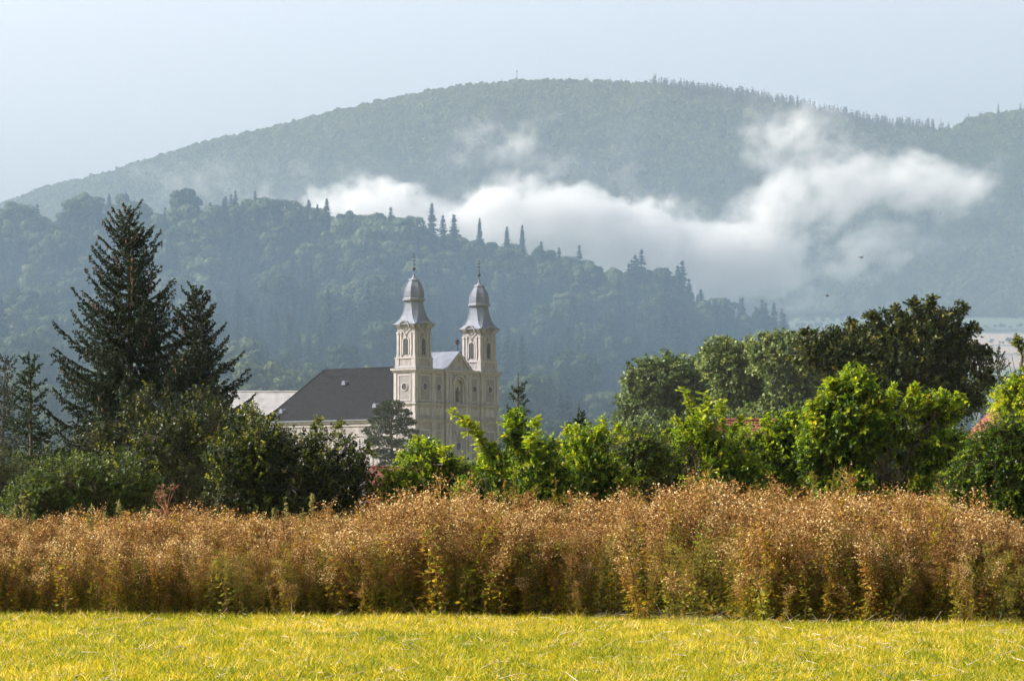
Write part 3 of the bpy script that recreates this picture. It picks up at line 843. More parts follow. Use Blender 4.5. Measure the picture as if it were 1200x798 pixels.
    # eyebrow dormers over the arches, running back into the helmet
    for fn in faces(2.34):
        d.ring(arc(0, 36.05, 1.40, 10, 170, 14), arc(0, 36.05, 1.30, 10, 170, 14), -.9, .80, fn, closed=False)
    # standing seams down the hips
    for secs in (((36.85, 2.98, .04), (37.05, 2.72, .10), (37.6, 2.40, .20), (38.4, 2.12, .32), (39.4, 1.90, .42), (40.5, 1.76, .52), (41.3, 1.70, .586)),
                 ((41.9, 1.92, .586), (42.5, 1.93, .586), (43.3, 1.84, .586), (44.1, 1.62, .586), (44.8, 1.30, .586), (45.4, .92, .586))):
        ss = [sec(*a) for a in secs]
        for i in range(8):
            for k in range(len(ss) - 1):
                d.tube(ss[k][i], ss[k + 1][i], .05, 5)
    d.build("dome", [copper, lead], t)
    c = MB()
    c.tube((0, 0, 46.6), (0, 0, 50.6), .07, 6, .05); c.ball((0, 0, 47.75), .34); c.ball((0, 0, 48.6), .14)
    for z, w in ((49.35, .48), (49.95, .34)):
        c.box(-w, w, -.05, .05, z - .05, z + .05); c.ball((-w, 0, z), .09, 6); c.ball((w, 0, z), .09, 6)
    c.ball((0, 0, 50.6), .1, 6)
    c.build("finial_cross", iron, t)
    return t

tow = make_tower("tower")
tow.location = (2.8, 2.8, 0)
tw2 = tow.copy(); COL.objects.link(tw2); tw2.location = (23.1, 2.8, 0); tw2.parent = church
for ch in list(tow.children):
    c = ch.copy(); COL.objects.link(c); c.parent = tw2

# facade between the towers
fa = MB(); fa.cur = 0
F0, F1 = 5.6, 20.3
FN = lambda a, z, d: (a, .35 - d, z)
fa.box(F0, F1, .35, 3.2, -.5, 28.0)
CX = 12.95
fa.box(CX - 3.9, CX + 3.9, -.15, .35, -.5, 20.8)
NI_O = [(1.25, 21.6)] + arc(0, 25.0, 1.25, 0, 180, 14) + [(-1.25, 21.6)]
# upper centre bay built around the niche opening
RB = lambda a, z, d: (CX + a, -.15 - d, z)
def bay_ring():
    outer = [(3.9, 21.3), (3.9, 25.0)] + [(3.9 - 7.8 * k / 12, 27.2) for k in range(13)] + [(-3.9, 25.0), (-3.9, 21.3)]
    inner = [(1.25, 21.3), (1.25, 25.0)] + arc(0, 25.0, 1.25, 0, 180, 12) + [(-1.25, 25.0), (-1.25, 21.3)]
    fa.ring(outer, inner, -.5, 0, RB, closed=False)
bay_ring()
fa.cur = 1
for z, t, pr in ((17.5, .25, .16), (17.75, .3, .34), (18.05, .14, .48), (20.9, .22, .16), (21.12, .2, .34), (27.2, .25, .14), (27.45, .25, .3), (27.7, .35, .5)):
    fa.box(F0 + .02, F1 - .02, .35 - pr, .6, z + .003, z + t)
    fa.box(CX - 3.9 - pr, CX + 3.9 + pr, -.15 - pr, .34, z - .003, z + t + .003)
fa.cur = 3
for z, pr in ((18.2, .50), (21.33, .36), (28.06, .54)):
    fa.box(F0 + .02, F1 - .02, .35 - pr, .6, z, z + .08); fa.box(CX - 3.9 - pr, CX + 3.9 + pr, -.15 - pr, .34, z + .004, z + .084)
fa.cur = 1
for a in (6.1, 8.7, 17.2, 19.8):
    fa.prism(rect(a - .33, a + .33, 21.33, 27.2), 0, .11, FN); fa.prism(rect(a - .38, a + .38, .5, 16.9), 0, .13, FN); fa.prism(rect(a - .45, a + .45, 16.9, 17.5), 0, .2, FN)
    fa.prism(rect(a - .33, a + .33, 18.3, 20.9), 0, .08, FN)
for a in (-3.5, -2.55, 2.55, 3.5):
    fa.prism(rect(a - .3, a + .3, 21.33, 27.2), 0, .12, RB); fa.prism(rect(a - .36, a + .36, .5, 16.9), 0, .14, RB); fa.prism(rect(a - .43, a + .43, 16.9, 17.5), 0, .2, RB)
    fa.prism(rect(a - .43, a + .43, 26.6, 27.2), .0, .2, RB)
    fa.prism(rect(a - .3, a + .3, 18.3, 20.9), 0, .08, RB)
fa.ring([(1.6, 21.5)] + arc(0, 25.0, 1.6, 0, 180, 14) + [(-1.6, 21.5)], [(1.27, 21.5)] + arc(0, 25.0, 1.27, 0, 180, 14) + [(-1.27, 21.5)], 0, .14, RB, closed=False)
fa.ring(arc(0, 25.1, 2.05, 5, 175, 14), arc(0, 25.1, 1.72, 5, 175, 14), 0, .34, RB, closed=False)
# small panels of the frieze and the curved pediment over the lower order
for a in (7.4, 18.5):
    fa.prism(rect(a - .9, a + .9, 19.0, 20.4), 0, .06, FN)
fa.prism(rect(-1.9, 1.9, 19.4, 20.5), 0, .08, RB)
fa.ring(arc(0, 17.9, 2.3, 15, 165, 14, 1.7), arc(0, 17.9, 2.0, 15, 165, 14, 1.35), 0, .42, RB, closed=False)
for z, w in ((15.0, 1.4), (14.6, .5)):
    fa.ball((CX - .8, -.3, z + .9), .28, 8); fa.ball((CX + .8, -.3, z + .9), .28, 8)
for a in (7.4, 18.5):
    fa.cur = 1; fa.ring(rect(a - .98, a + .98, 21.8, 26.85), rect(a - .8, a + .8, 22.05, 26.6), 0, .09, FN)
    fa.ring(rect(a - .95, a + .95, 5, 16.2), rect(a - .75, a + .75, 5.3, 15.9), 0, .07, FN)
    fa.cur = 2; fa.prism(rect(a - .8, a + .8, 22.05, 26.6), 0, .012, FN); fa.prism(rect(a - .75, a + .75, 5.3, 15.9), 0, .012, FN)
facade = fa.build("facade", [stone, stone2, panel, lead], church)
for a in (7.4, 18.5): oculus(None, facade, FN, a, 24.5, .6)
oculus(None, facade, RB, 0, 13.0, .75)
ni = MB(); ni.cur = 0
ni.loft([[(CX + 1.24 * math.cos(math.radians(t)), .349 - .0 + (0.9 * math.sin(math.radians(t))) * 0 - .02, z) for t in range(0, 181, 15)] for z in (21.35, 25.0)], cap=False)
nb = MB(); nb.cur = 0
nb.box(CX - 1.24, CX + 1.24, .30, .345, 21.35, 26.2); nb.box(CX - .6, CX + .6, -.1, .28, 21.34, 21.75)
nb.build("niche", stone2, facade)
st = MB()
st.loft([[(CX + r * math.cos(k / 8 * 6.28), .08 + r * .8 * math.sin(k / 8 * 6.28), z) for k in range(8)] for z, r in
         ((21.75, .42), (22.4, .36), (23.0, .30), (23.5, .36), (23.95, .40), (24.15, .22), (24.22, .12), (24.3, .17), (24.45, .2), (24.6, .16), (24.7, .05))])
st.tube((CX - .38, .0, 23.8), (CX - .5, -.15, 23.1), .1, 6); st.tube((CX + .38, .0, 23.8), (CX + .2, -.22, 23.3), .1, 6)
st.build("statue", statue_m, facade)
dr = MB(); dr.cur = 0
dr.prism([(1.3, 0)] + arc(0, 4.0, 1.3, 0, 180, 12) + [(-1.3, 0)], .01, .08, RB)
dr.cur = 1; dr.ring([(1.7, 0)] + arc(0, 4.0, 1.7, 0, 180, 12) + [(-1.7, 0)], [(1.3, 0)] + arc(0, 4.0, 1.3, 0, 180, 12) + [(-1.3, 0)], .0, .3, RB, closed=False)
dr.build("door", [surface("church_door_wood", (.09, .05, .03)), stone2], facade)
# pediment with its little zinc roof
pd = MB(); pd.cur = 0
pd.prism([(-3.6, 28.15), (3.6, 28.15), (0, 31.2)], -1.2, 0, RB)
pd.cur = 1
for sgn in (-1, 1):
    pd.prism([(sgn * 4.1, 28.15), (sgn * 3.6, 28.15), (0, 31.2), (0, 31.75)], 0, .28, RB)
pd.prism(rect(-4.1, 4.1, 28.15, 28.4), 0, .24, RB)
pd.prism(arc(0, 29.2, .42, 0, 360, 12)[:-1], 0, .08, RB)
pd.build("pediment", [stone, stone2], facade)
pr_ = MB()
for sgn in (-1, 1):
    pr_.prism([(sgn * 4.3, 28.12), (sgn * 4.3, 28.2), (0, 31.86), (0, 31.76)], -9.0, .32, RB)
for k in range(14):
    y = -.1 + k * .65
    for sgn in (-1, 1):
        pr_.tube((CX + sgn * 4.3, y, 28.22), (CX, y, 31.88), .035, 4)
pr_.build("pediment_roof", copper, facade)
fi = MB()
fi.tube((CX, .1, 31.7), (CX, .1, 33.2), .08, 6)
fi.ring([(.5 * math.cos(t / 20 * 6.2832), 33.7 + .5 * math.sin(t / 20 * 6.2832)) for t in range(20)], [(.22 * math.cos(t / 20 * 6.2832), 33.7 + .22 * math.sin(t / 20 * 6.2832)) for t in range(20)], -.40, -.16, RB)
for k in range(16):
    t = k / 16 * 6.2832
    fi.tube((CX + .48 * math.cos(t), .13, 33.7 + .48 * math.sin(t)), (CX + .78 * math.cos(t), .13, 33.7 + .78 * math.sin(t)), .07, 4, .02)
fi.ball((CX, .13, 33.7), .14, 8)
fi.tube((CX, .3, 33.0), (CX, 6.0, 30.6), .03, 4)
fi.build("sunburst_finial", iron, facade)

# nave
NX0, NX1, NV1 = 1.2, 24.7, 41.0
nv = MB(); nv.cur = 0
nv.box(NX0, NX1, 5.55, NV1, -.5, 17.9)
nv.cur = 1
nv.box(NX0 - .2, NX1 + .2, 5.6, NV1 + .2, 17.0, 17.4); nv.box(NX0 - .35, NX1 + .35, 5.6, NV1 + .35, 17.6, 18.2)
nv.box(NX0 - .15, NX1 + .15, 5.6, NV1 + .15, 15.0, 15.2)
NS = lambda a, z, d: (NX0 - d, a, z)
for v in (6.3, 12.5, 18.7, 24.9, 31.1, 37.3, 40.6):
    nv.prism(rect(v - .4, v + .4, 0, 15.0), 0, .15, NS)
nave = nv.build("nave", [stone, stone2], church)
for v in (9.4, 15.6, 21.8, 28.0, 34.2):
    w = MB(); w.cur = 0
    w.prism([(v + .9, 6.5)] + arc(v, 11.5, .9, 0, 180, 12) + [(v - .9, 6.5)], .01, .05, NS)
    w.cur = 1; w.ring([(v + 1.15, 6.3)] + arc(v, 11.5, 1.15, 0, 180, 12) + [(v - 1.15, 6.3)], [(v + .9, 6.3)] + arc(v, 11.5, .9, 0, 180, 12) + [(v - .9, 6.3)], 0, .14, NS, closed=False)
    w.prism(rect(v - .04, v + .04, 6.5, 12.4), .055, .1, NS)
    for z in (8, 9.5, 11): w.prism(rect(v - .9, v + .9, z - .03, z + .03), .055, .09, NS)
    w.build("window", [glass_m, stone2], nave)
rf = MB()
e0, e1, ey1, ez, rz_ = NX0 - .7, NX1 + .7, NV1 + .7, 18.25, 29.2
A, B_, C_, D_ = (e0, 5.55, ez), (e1, 5.55, ez), (e1, ey1, ez), (e0, ey1, ez)
Rf, Rb = (CX, 2.6, rz_), (CX, 35.6, rz_)
A2, B2 = (e0, 5.62, ez), (e1, 5.62, ez)
rf.face([A2, D_, Rb, Rf]); rf.face([B2, Rf, Rb, C_]); rf.face([D_, C_, Rb]); rf.face([A2, B2, C_, D_]); rf.face([A2, Rf, B2])
rf.tube(D_, Rb, .14, 5); rf.tube(C_, Rb, .14, 5); rf.tube(Rf, Rb, .12, 5)
# slate courses
for k in range(1, 26):
    f = k / 26
    p = Vector(A2).lerp(Vector(Rf), f); q = Vector(D_).lerp(Vector(Rb), f)
    rf.tube(p, q, .035, 4)
roof = rf.build("roof", slate, nave)
for v, f in ((26.5, .68), (13.2, .22), (37.8, .16)):
    x = e0 + (CX - e0) * f; z = ez + (rz_ - ez) * f
    dm = MB(); dm.prism([(-.55, -.3), (.55, -.3), (.4, .35), (0, .62), (-.4, .35)], -1.1, .5, lambda a, b, d, x=x, z=z, v=v: (x - d, v + a, z + .3 + b))
    dm.build("dormer", copper, roof)
gut = MB(); gut.box(e0 - .12, e0 + .1, 5.7, ey1, ez - .16, ez + .04); gut.build("gutter", copper, nave)

# friary wing behind the nave
fr = empty("friary", (0, 0, 0)); tag(fr, "long wing with a pale corrugated roof at the far end of the church", "building")
pl, pr2 = at(270, HY, 625), at(362, HY, 625)
w = MB(); w.cur = 0; w.box(pl.x, pr2.x, 618, 632, -.3, 17.5); w.build("wall", stone, fr)
for k in range(5):
    xx = pl.x + 1.8 + k * 3.2
    q = MB(); q.cur = 0; q.box(xx - .55, xx + .55, 617.93, 617.99, 12.5, 14.6); q.cur = 1; q.box(xx - .7, xx + .7, 617.85, 617.995, 12.3, 12.5)
    q.build("window", [glass_m, stone2], fr)
tin = surface("pale_tin_roof", (.42, .40, .39), var=.25, scale=.6, rough=.45, metal=.3)
q = MB()
n = 48
for k in range(n):
    x0 = pl.x - .5 + (pr2.x - pl.x + 1) * k / n; x1 = pl.x - .5 + (pr2.x - pl.x + 1) * (k + .55) / n
    for sy in (-1, 1):
        q.face([(x0, 625 + sy * 7.8, 17.3), (x1, 625 + sy * 7.8, 17.3), (x1, 625, 25.6), (x0, 625, 25.6)])
        x2 = pl.x - .5 + (pr2.x - pl.x + 1) * (k + 1) / n
        q.face([(x1, 625 + sy * 7.8, 17.38), (x2, 625 + sy * 7.8, 17.38), (x2, 625, 25.68), (x1, 625, 25.68)])
q.tube((pl.x - .5, 625, 25.7), (pr2.x + .5, 625, 25.7), .16, 6)
q.build("roof", tin, fr)

# little domed turret on the shoulder of the hill
c = at(854, 360, 1040)
cz = float(hill_z(np.array([c.x]), np.array([1040.]))[0])
ch2 = empty("chapel", (c.x, 1040, cz)); tag(ch2, "small white chapel turret with a dome among the trees on the hill shoulder", "chapel")
zt = c.z - cz
t_ = MB(); t_.cur = 0
def oc(z, r, n=8): return [(r * math.cos(k / n * 6.2832 + .39), r * math.sin(k / n * 6.2832 + .39), z) for k in range(n)]
t_.loft([oc(-.5, 1.7), oc(zt, 1.6), oc(zt + .01, 1.9), oc(zt + .3, 1.9)])
white = surface("white_plaster", (.40, .40, .40), rough=.8)
t_.build("tower", white, ch2)
t_ = MB(); t_.loft([oc(zt + .3, 1.95), oc(zt + 1.0, 1.6), oc(zt + 1.6, .95), oc(zt + 1.9, .7), oc(zt + 2.6, .62), oc(zt + 3.0, .3), oc(zt + 3.6, .06)]); t_.tube((0, 0, zt + 3.4), (0, 0, zt + 4.6), .06, 5)
t_.build("dome", copper, ch2)
for k in range(4):
    a = k * 1.5708 + .0; w = MB(); w.box(-.35, .35, -1.62, -1.5, zt - 2.4, zt - .8); w.build("window", glass_m, ch2, rz=a)

# mast on the summit
c = at(605.5, 100, 3090); mz = float(mtn_z(np.array([c.x]), np.array([3090.]))[0])
mast = empty("radio_mast", (c.x, 3090, mz)); tag(mast, "thin lattice mast standing alone on the mountain summit", "mast")
m_ = MB()
top = at(605.5, 84, 3090).z - mz
for k in range(3):
    a = k * 2.094; m_.tube((1.3 * math.cos(a), 1.3 * math.sin(a), -1), (.3 * math.cos(a), .3 * math.sin(a), top), .16, 5)
for z in range(3, int(top), 3):
    r = 1.3 - z / top
    for k in range(3):
        a = k * 2.094; b = a + 2.094; m_.tube((r * math.cos(a), r * math.sin(a), z), (r * math.cos(b), r * math.sin(b), z + 2), .08, 4)
m_.build("lattice", surface("galvanised", (.25, .26, .27), rough=.5), mast)
m_ = MB(); m_.tube((0, 0, top - .5), (0, 0, top + .6), 1.5, 10); m_.tube((0, 0, top + .5), (0, 0, top + 4), .15, 5); m_.build("platform", surface("mast_steel", (.3, .3, .3)), mast)

# ------------------------------------------------------------------ village houses
tile_m = surface("red_roof_tiles", (.17, .050, .032), var=.5, scale=3.0, rough=.85)
wall_m = surface("house_plaster", (.55, .52, .46), var=.15, scale=.8, rough=.9)
brick_m = surface("chimney_brick", (.28, .13, .09), rough=.9)
def house(x, y, rz, W, D, eave, ridge, label, chim=True, walls=wall_m):
    h = empty("house", (x, y, 0), rz); tag(h, label, "house", "red roofed houses behind the hedge")
    w = MB(); w.box(-W / 2, W / 2, -D / 2, D / 2, -.2, eave - .05)
    for s in (-1, 1):
        w.prism([(-D / 2, eave - .05), (D / 2, eave - .05), (0, ridge - .15)], 0, .25, lambda a, b, d, s=s: (s * (W / 2 - d), a, b))
    w.build("wall", walls, h)
    r = MB(); n = int(math.hypot(D / 2 + .5, ridge - eave) / .33)
    for s in (-1, 1):
        for k in range(n):
            f0, f1 = k / n, (k + 1.15) / n
            y0, z0 = s * (D / 2 + .5) * (1 - f0), eave - .25 + (ridge - eave + .25) * f0
            y1, z1 = s * (D / 2 + .5) * (1 - min(f1, 1)), eave - .25 + (ridge - eave + .25) * min(f1, 1)
            b = [(-W / 2 - .4, y0, z0 + .09), (W / 2 + .4, y0, z0 + .09), (W / 2 + .4, y1, z1 + .03), (-W / 2 - .4, y1, z1 + .03)]
            r.face(b); r.face([(-W / 2 - .4, y0, z0), (W / 2 + .4, y0, z0), (W / 2 + .4, y0, z0 + .09), (-W / 2 - .4, y0, z0 + .09)])
    for k in range(int(W / .4) + 2):
        xx = -W / 2 - .4 + k * .4
        r.tube((xx, 0, ridge + .02), (xx + .38, 0, ridge + .05), .14, 6)
    rf_ = r.build("roof", tile_m, h)
    if chim:
        c = MB(); c.box(W * .18, W * .18 + .6, .6, 1.2, ridge - 1.6, ridge + .9); c.box(W * .18 - .06, W * .18 + .66, .54, 1.26, ridge + .9, ridge + 1.0)
        c.build("chimney", brick_m, rf_)
    for k in (-1, 1):
        q = MB(); q.cur = 0; q.box(k * W * .22 - .55, k * W * .22 + .55, -D / 2 - .02, -D / 2 + .1, eave - 1.9, eave - .6)
        q.cur = 1; q.box(k * W * .22 - .03, k * W * .22 + .03, -D / 2 - .045, -D / 2 - .022, eave - 1.9, eave - .6); q.box(k * W * .22 - .7, k * W * .22 + .7, -D / 2 - .12, -D / 2 - .003, eave - 2.0, eave - 1.9)
        q.build("window", [glass_m, white], h)
    q = MB(); q.box(-.5, .5, -D / 2 - .03, -D / 2 + .1, -.1, 2.0); q.build("door", surface("brown_door", (.12, .06, .03)), h)
    return h
c = at(912, HY, 190); house(c.x, 190, math.radians(8), 7.2, 8.0, 4.0, 7.0, "house with striped dark red tiled roof half hidden by the middle bushes", chim=False)
c = at(1218, HY, 205); house(c.x, 205, math.radians(-62), 8, 7, 6.0, 8.9, "house with bright red gabled roof at the right edge behind leaves")
c = at(468, HY, 360); house(c.x, 360, math.radians(12), 7, 6, 3.6, 6.1, "small red roofed house at the foot of the church", chim=False, walls=brick_m)

# ------------------------------------------------------------------ leafy shrubs and trees
def leafy(name, Y, lobes, label, cat, mat, tipmat, seed, group=None, n_spray=700, leaves_per=16, leaf=.07, spray=.45, shoots=(), droop=.15,
          trunks=1, tipfrac=.12, gap=.36, bark='bark', up=.35, aspect=.32, trunk_r=None, hang=.0, x0=None):
    """lobes and shoots are read off the photograph at distance Y; the crown fills their volume, branches run from the foot"""
    g = np.random.default_rng(seed)
    s = F / Y
    if x0 is None: x0 = float(np.mean([l[0] for l in lobes]))
    root_w = at(x0, HY, Y); root_w.z = 0
    C, R = [], []
    for l in lobes:
        px, py, rx, ry = l[:4]
        w = at(px, py, Y) - root_w
        C.append((w.x, (l[4] if len(l) > 4 else 0), w.z)); R.append((rx / s, .8 * (rx + ry) / 2 / s, ry / s))
    C = np.array(C); R = np.array(R)
    vol = R.prod(1) ** .75; k = g.choice(len(C), n_spray * 2, p=vol / vol.sum())
    d = rvec(len(k), g); rad = np.where(g.random(len(k)) < .72, g.uniform(.72, 1.0, len(k)), g.uniform(.2, .75, len(k)))
    p = C[k] + d * rad[:, None] * R[k]
    keep = (fbm(p + seed, 1.1 / max(spray * 2.6, .5), 2) > gap) & (p[:, 2] > .1)
    keep |= (R[k].mean(1) < .5 * R.mean(1).max()) & (p[:, 2] > .1)
    p, d = p[keep][:n_spray], d[keep][:n_spray]
    n = len(p)
    d = unit(d * .9 + .45 * rvec(n, g) + np.array([0, 0, up]))
    ln = spray * g.uniform(.55, 1.3, n)
    start = p - d * (ln * .5)[:, None]
    wood = Soup(); lv = Soup()
    # limbs: foot -> lobe centres; then twigs from the nearest limb point
    top = C[:, 2].max() + .01
    feet = [np.array([(i - (trunks - 1) / 2) * .25 + .05 * g.normal(), .1 * g.normal(), -.15]) for i in range(trunks)]
    tr = trunk_r or max(.03, .012 * top + .02)
    limb_pts = []
    order = np.argsort(-vol)
    for j, li in enumerate(order):
        foot = feet[j % trunks]
        tgt = C[li] + np.array([0, 0, R[li, 2] * .35])
        mid = foot * .5 + tgt * .5 + np.array([-.12 * (tgt[0] - foot[0]), .1 * g.normal(), .12 * (tgt[2])])
        t = np.linspace(0, 1, 9)[:, None]
        crv = (1 - t) ** 2 * foot + 2 * t * (1 - t) * mid + t * t * tgt
        crv[1:-1] += g.normal(size=(7, 3)) * .02 * top
        rr = tr * (1 - .82 * t[:, 0]) * (1 if j < trunks else .7)
        wood.tube(crv, rr, 6)
        limb_pts.append(crv[2:])
        for m in range(9):
            a = crv[g.integers(3, 9)]; b = C[li] + rvec(1, g)[0] * R[li] * .85
            mm = (a + b) / 2 + np.array([0, 0, .12 * np.linalg.norm(b - a)]); t2 = np.linspace(0, 1, 5)[:, None]
            c2 = (1 - t2) ** 2 * a + 2 * t2 * (1 - t2) * mm + t2 * t2 * b
            wood.tube(c2, tr * .3 * (1 - .8 * t2[:, 0]), 4); limb_pts.append(c2)
    LP = np.vstack(limb_pts)
    near = np.array([LP[np.argmin(((LP - q) ** 2).sum(1))] for q in start])
    wood.segs(near, start, tr * .09 + .002, tr * .06 + .001); wood.segs(start, p + d * (ln * .4)[:, None], tr * .06 + .001, .001)
    # leaves along each spray
    m = leaves_per
    t = (np.arange(m)[None, :] + g.uniform(0, 1, (n, m))) / m
    pos = start[:, None] + d[:, None] * (ln[:, None] * t)[..., None]
    pos[..., 2] -= droop * ln[:, None] * t ** 2
    sv = side_of(d, g)
    sgn = np.where(np.arange(m) % 2 == 0, 1., -1.)[None, :, None]
    ld = unit(d[:, None] * .5 + sv[:, None] * sgn * .8 + .45 * g.normal(size=(n, m, 3)) + np.array([0, 0, -hang]))
    pos = pos.reshape(-1, 3); ld = ld.reshape(-1, 3)
    w = unit(np.cross(ld, np.array([0, 0, 1.]) + .7 * g.normal(size=ld.shape)))
    L = leaf * g.uniform(.6, 1.3, len(pos))
    clump = np.repeat(np.clip(.5 * fbm(p + 11, .8, 2) + .3 * g.normal(size=n), 0, 1), m)
    rnd = np.clip((clump * .55 + .45 * g.random(len(pos)) - .36) * 1.55 + .36, 0, 1)  # spread widened: sunlit highlights and deep shade put into the leaf colour
    # sprays that point up take the second leaf colour: painted sunlight on crown tops
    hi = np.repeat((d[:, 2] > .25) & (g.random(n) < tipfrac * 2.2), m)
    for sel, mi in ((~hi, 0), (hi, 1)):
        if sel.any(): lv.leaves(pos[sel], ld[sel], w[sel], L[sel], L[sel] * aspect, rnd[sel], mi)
    # long arching shoots that rise out of the crown
    for sh in shoots:
        (ax, ay), (bx, by) = sh[0], sh[1]; bend = sh[2] if len(sh) > 2 else 0.
        a = np.array(at(ax, ay, Y) - root_w); b = np.array(at(bx, by, Y) - root_w)
        a[1] += .2 * g.normal(); b[1] = a[1] + .3 * g.normal()
        mm = (a + b) / 2 + np.array([0, 0, bend * np.linalg.norm(b - a)])
        tt = np.linspace(0, 1, 10)[:, None]; crv = (1 - tt) ** 2 * a + 2 * tt * (1 - tt) * mm + tt * tt * b
        wood.tube(crv, tr * .35 * (1 - .8 * tt[:, 0]), 5)
        q0 = LP[np.argmin(((LP - a) ** 2).sum(1))]; wood.tube([q0, (q0 + a) / 2, a], tr * .4, 5)
        length = np.linalg.norm(b - a)
        nn = int(length * 26) + 8
        u = g.uniform(0, 1, nn) ** .8
        base = (1 - u[:, None]) ** 2 * a + 2 * u[:, None] * (1 - u[:, None]) * mm + u[:, None] ** 2 * b
        td = unit(2 * (1 - u[:, None]) * (mm - a) + 2 * u[:, None] * (b - mm))
        fd = unit(td * .5 + side_of(td, g) * .9 + np.array([0, 0, .35]))
        fl = spray * .75 * g.uniform(.5, 1.1, nn) * (1.15 - .5 * u)
        wood.segs(base, base + fd * fl[:, None], .004, .001)
        mk = 12
        t3 = (np.arange(mk)[None] + .5) / mk + 0 * fl[:, None]
        pp = base[:, None] + fd[:, None] * (fl[:, None] * t3)[..., None]; pp[..., 2] -= (.35 + hang) * fl[:, None] * t3 ** 2
        fs = unit(np.cross(fd, np.array([0, 0, 1.])) + .25 * g.normal(size=fd.shape))
        sg = np.where(np.arange(mk) % 2 == 0, 1., -1.)[None, :, None]
        l2 = unit(fd[:, None] * .45 + fs[:, None] * sg + .25 * g.normal(size=(nn, mk, 3)) + np.array([0, 0, -.25 - hang]))
        pp = pp.reshape(-1, 3); l2 = l2.reshape(-1, 3)
        w2 = unit(np.cross(l2, np.array([0, 0, 1.]) + .4 * g.normal(size=l2.shape)))
        L2 = leaf * 1.1 * g.uniform(.7, 1.3, len(pp))
        lv.leaves(pp, l2, w2, L2, L2 * aspect, g.random(len(pp)), 1)
    e = empty(name, root_w); tag(e, label, cat, group)
    link("trunk", wood.mesh("trunk", smooth=True), M[bark], e)
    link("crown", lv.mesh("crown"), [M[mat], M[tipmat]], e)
    return e

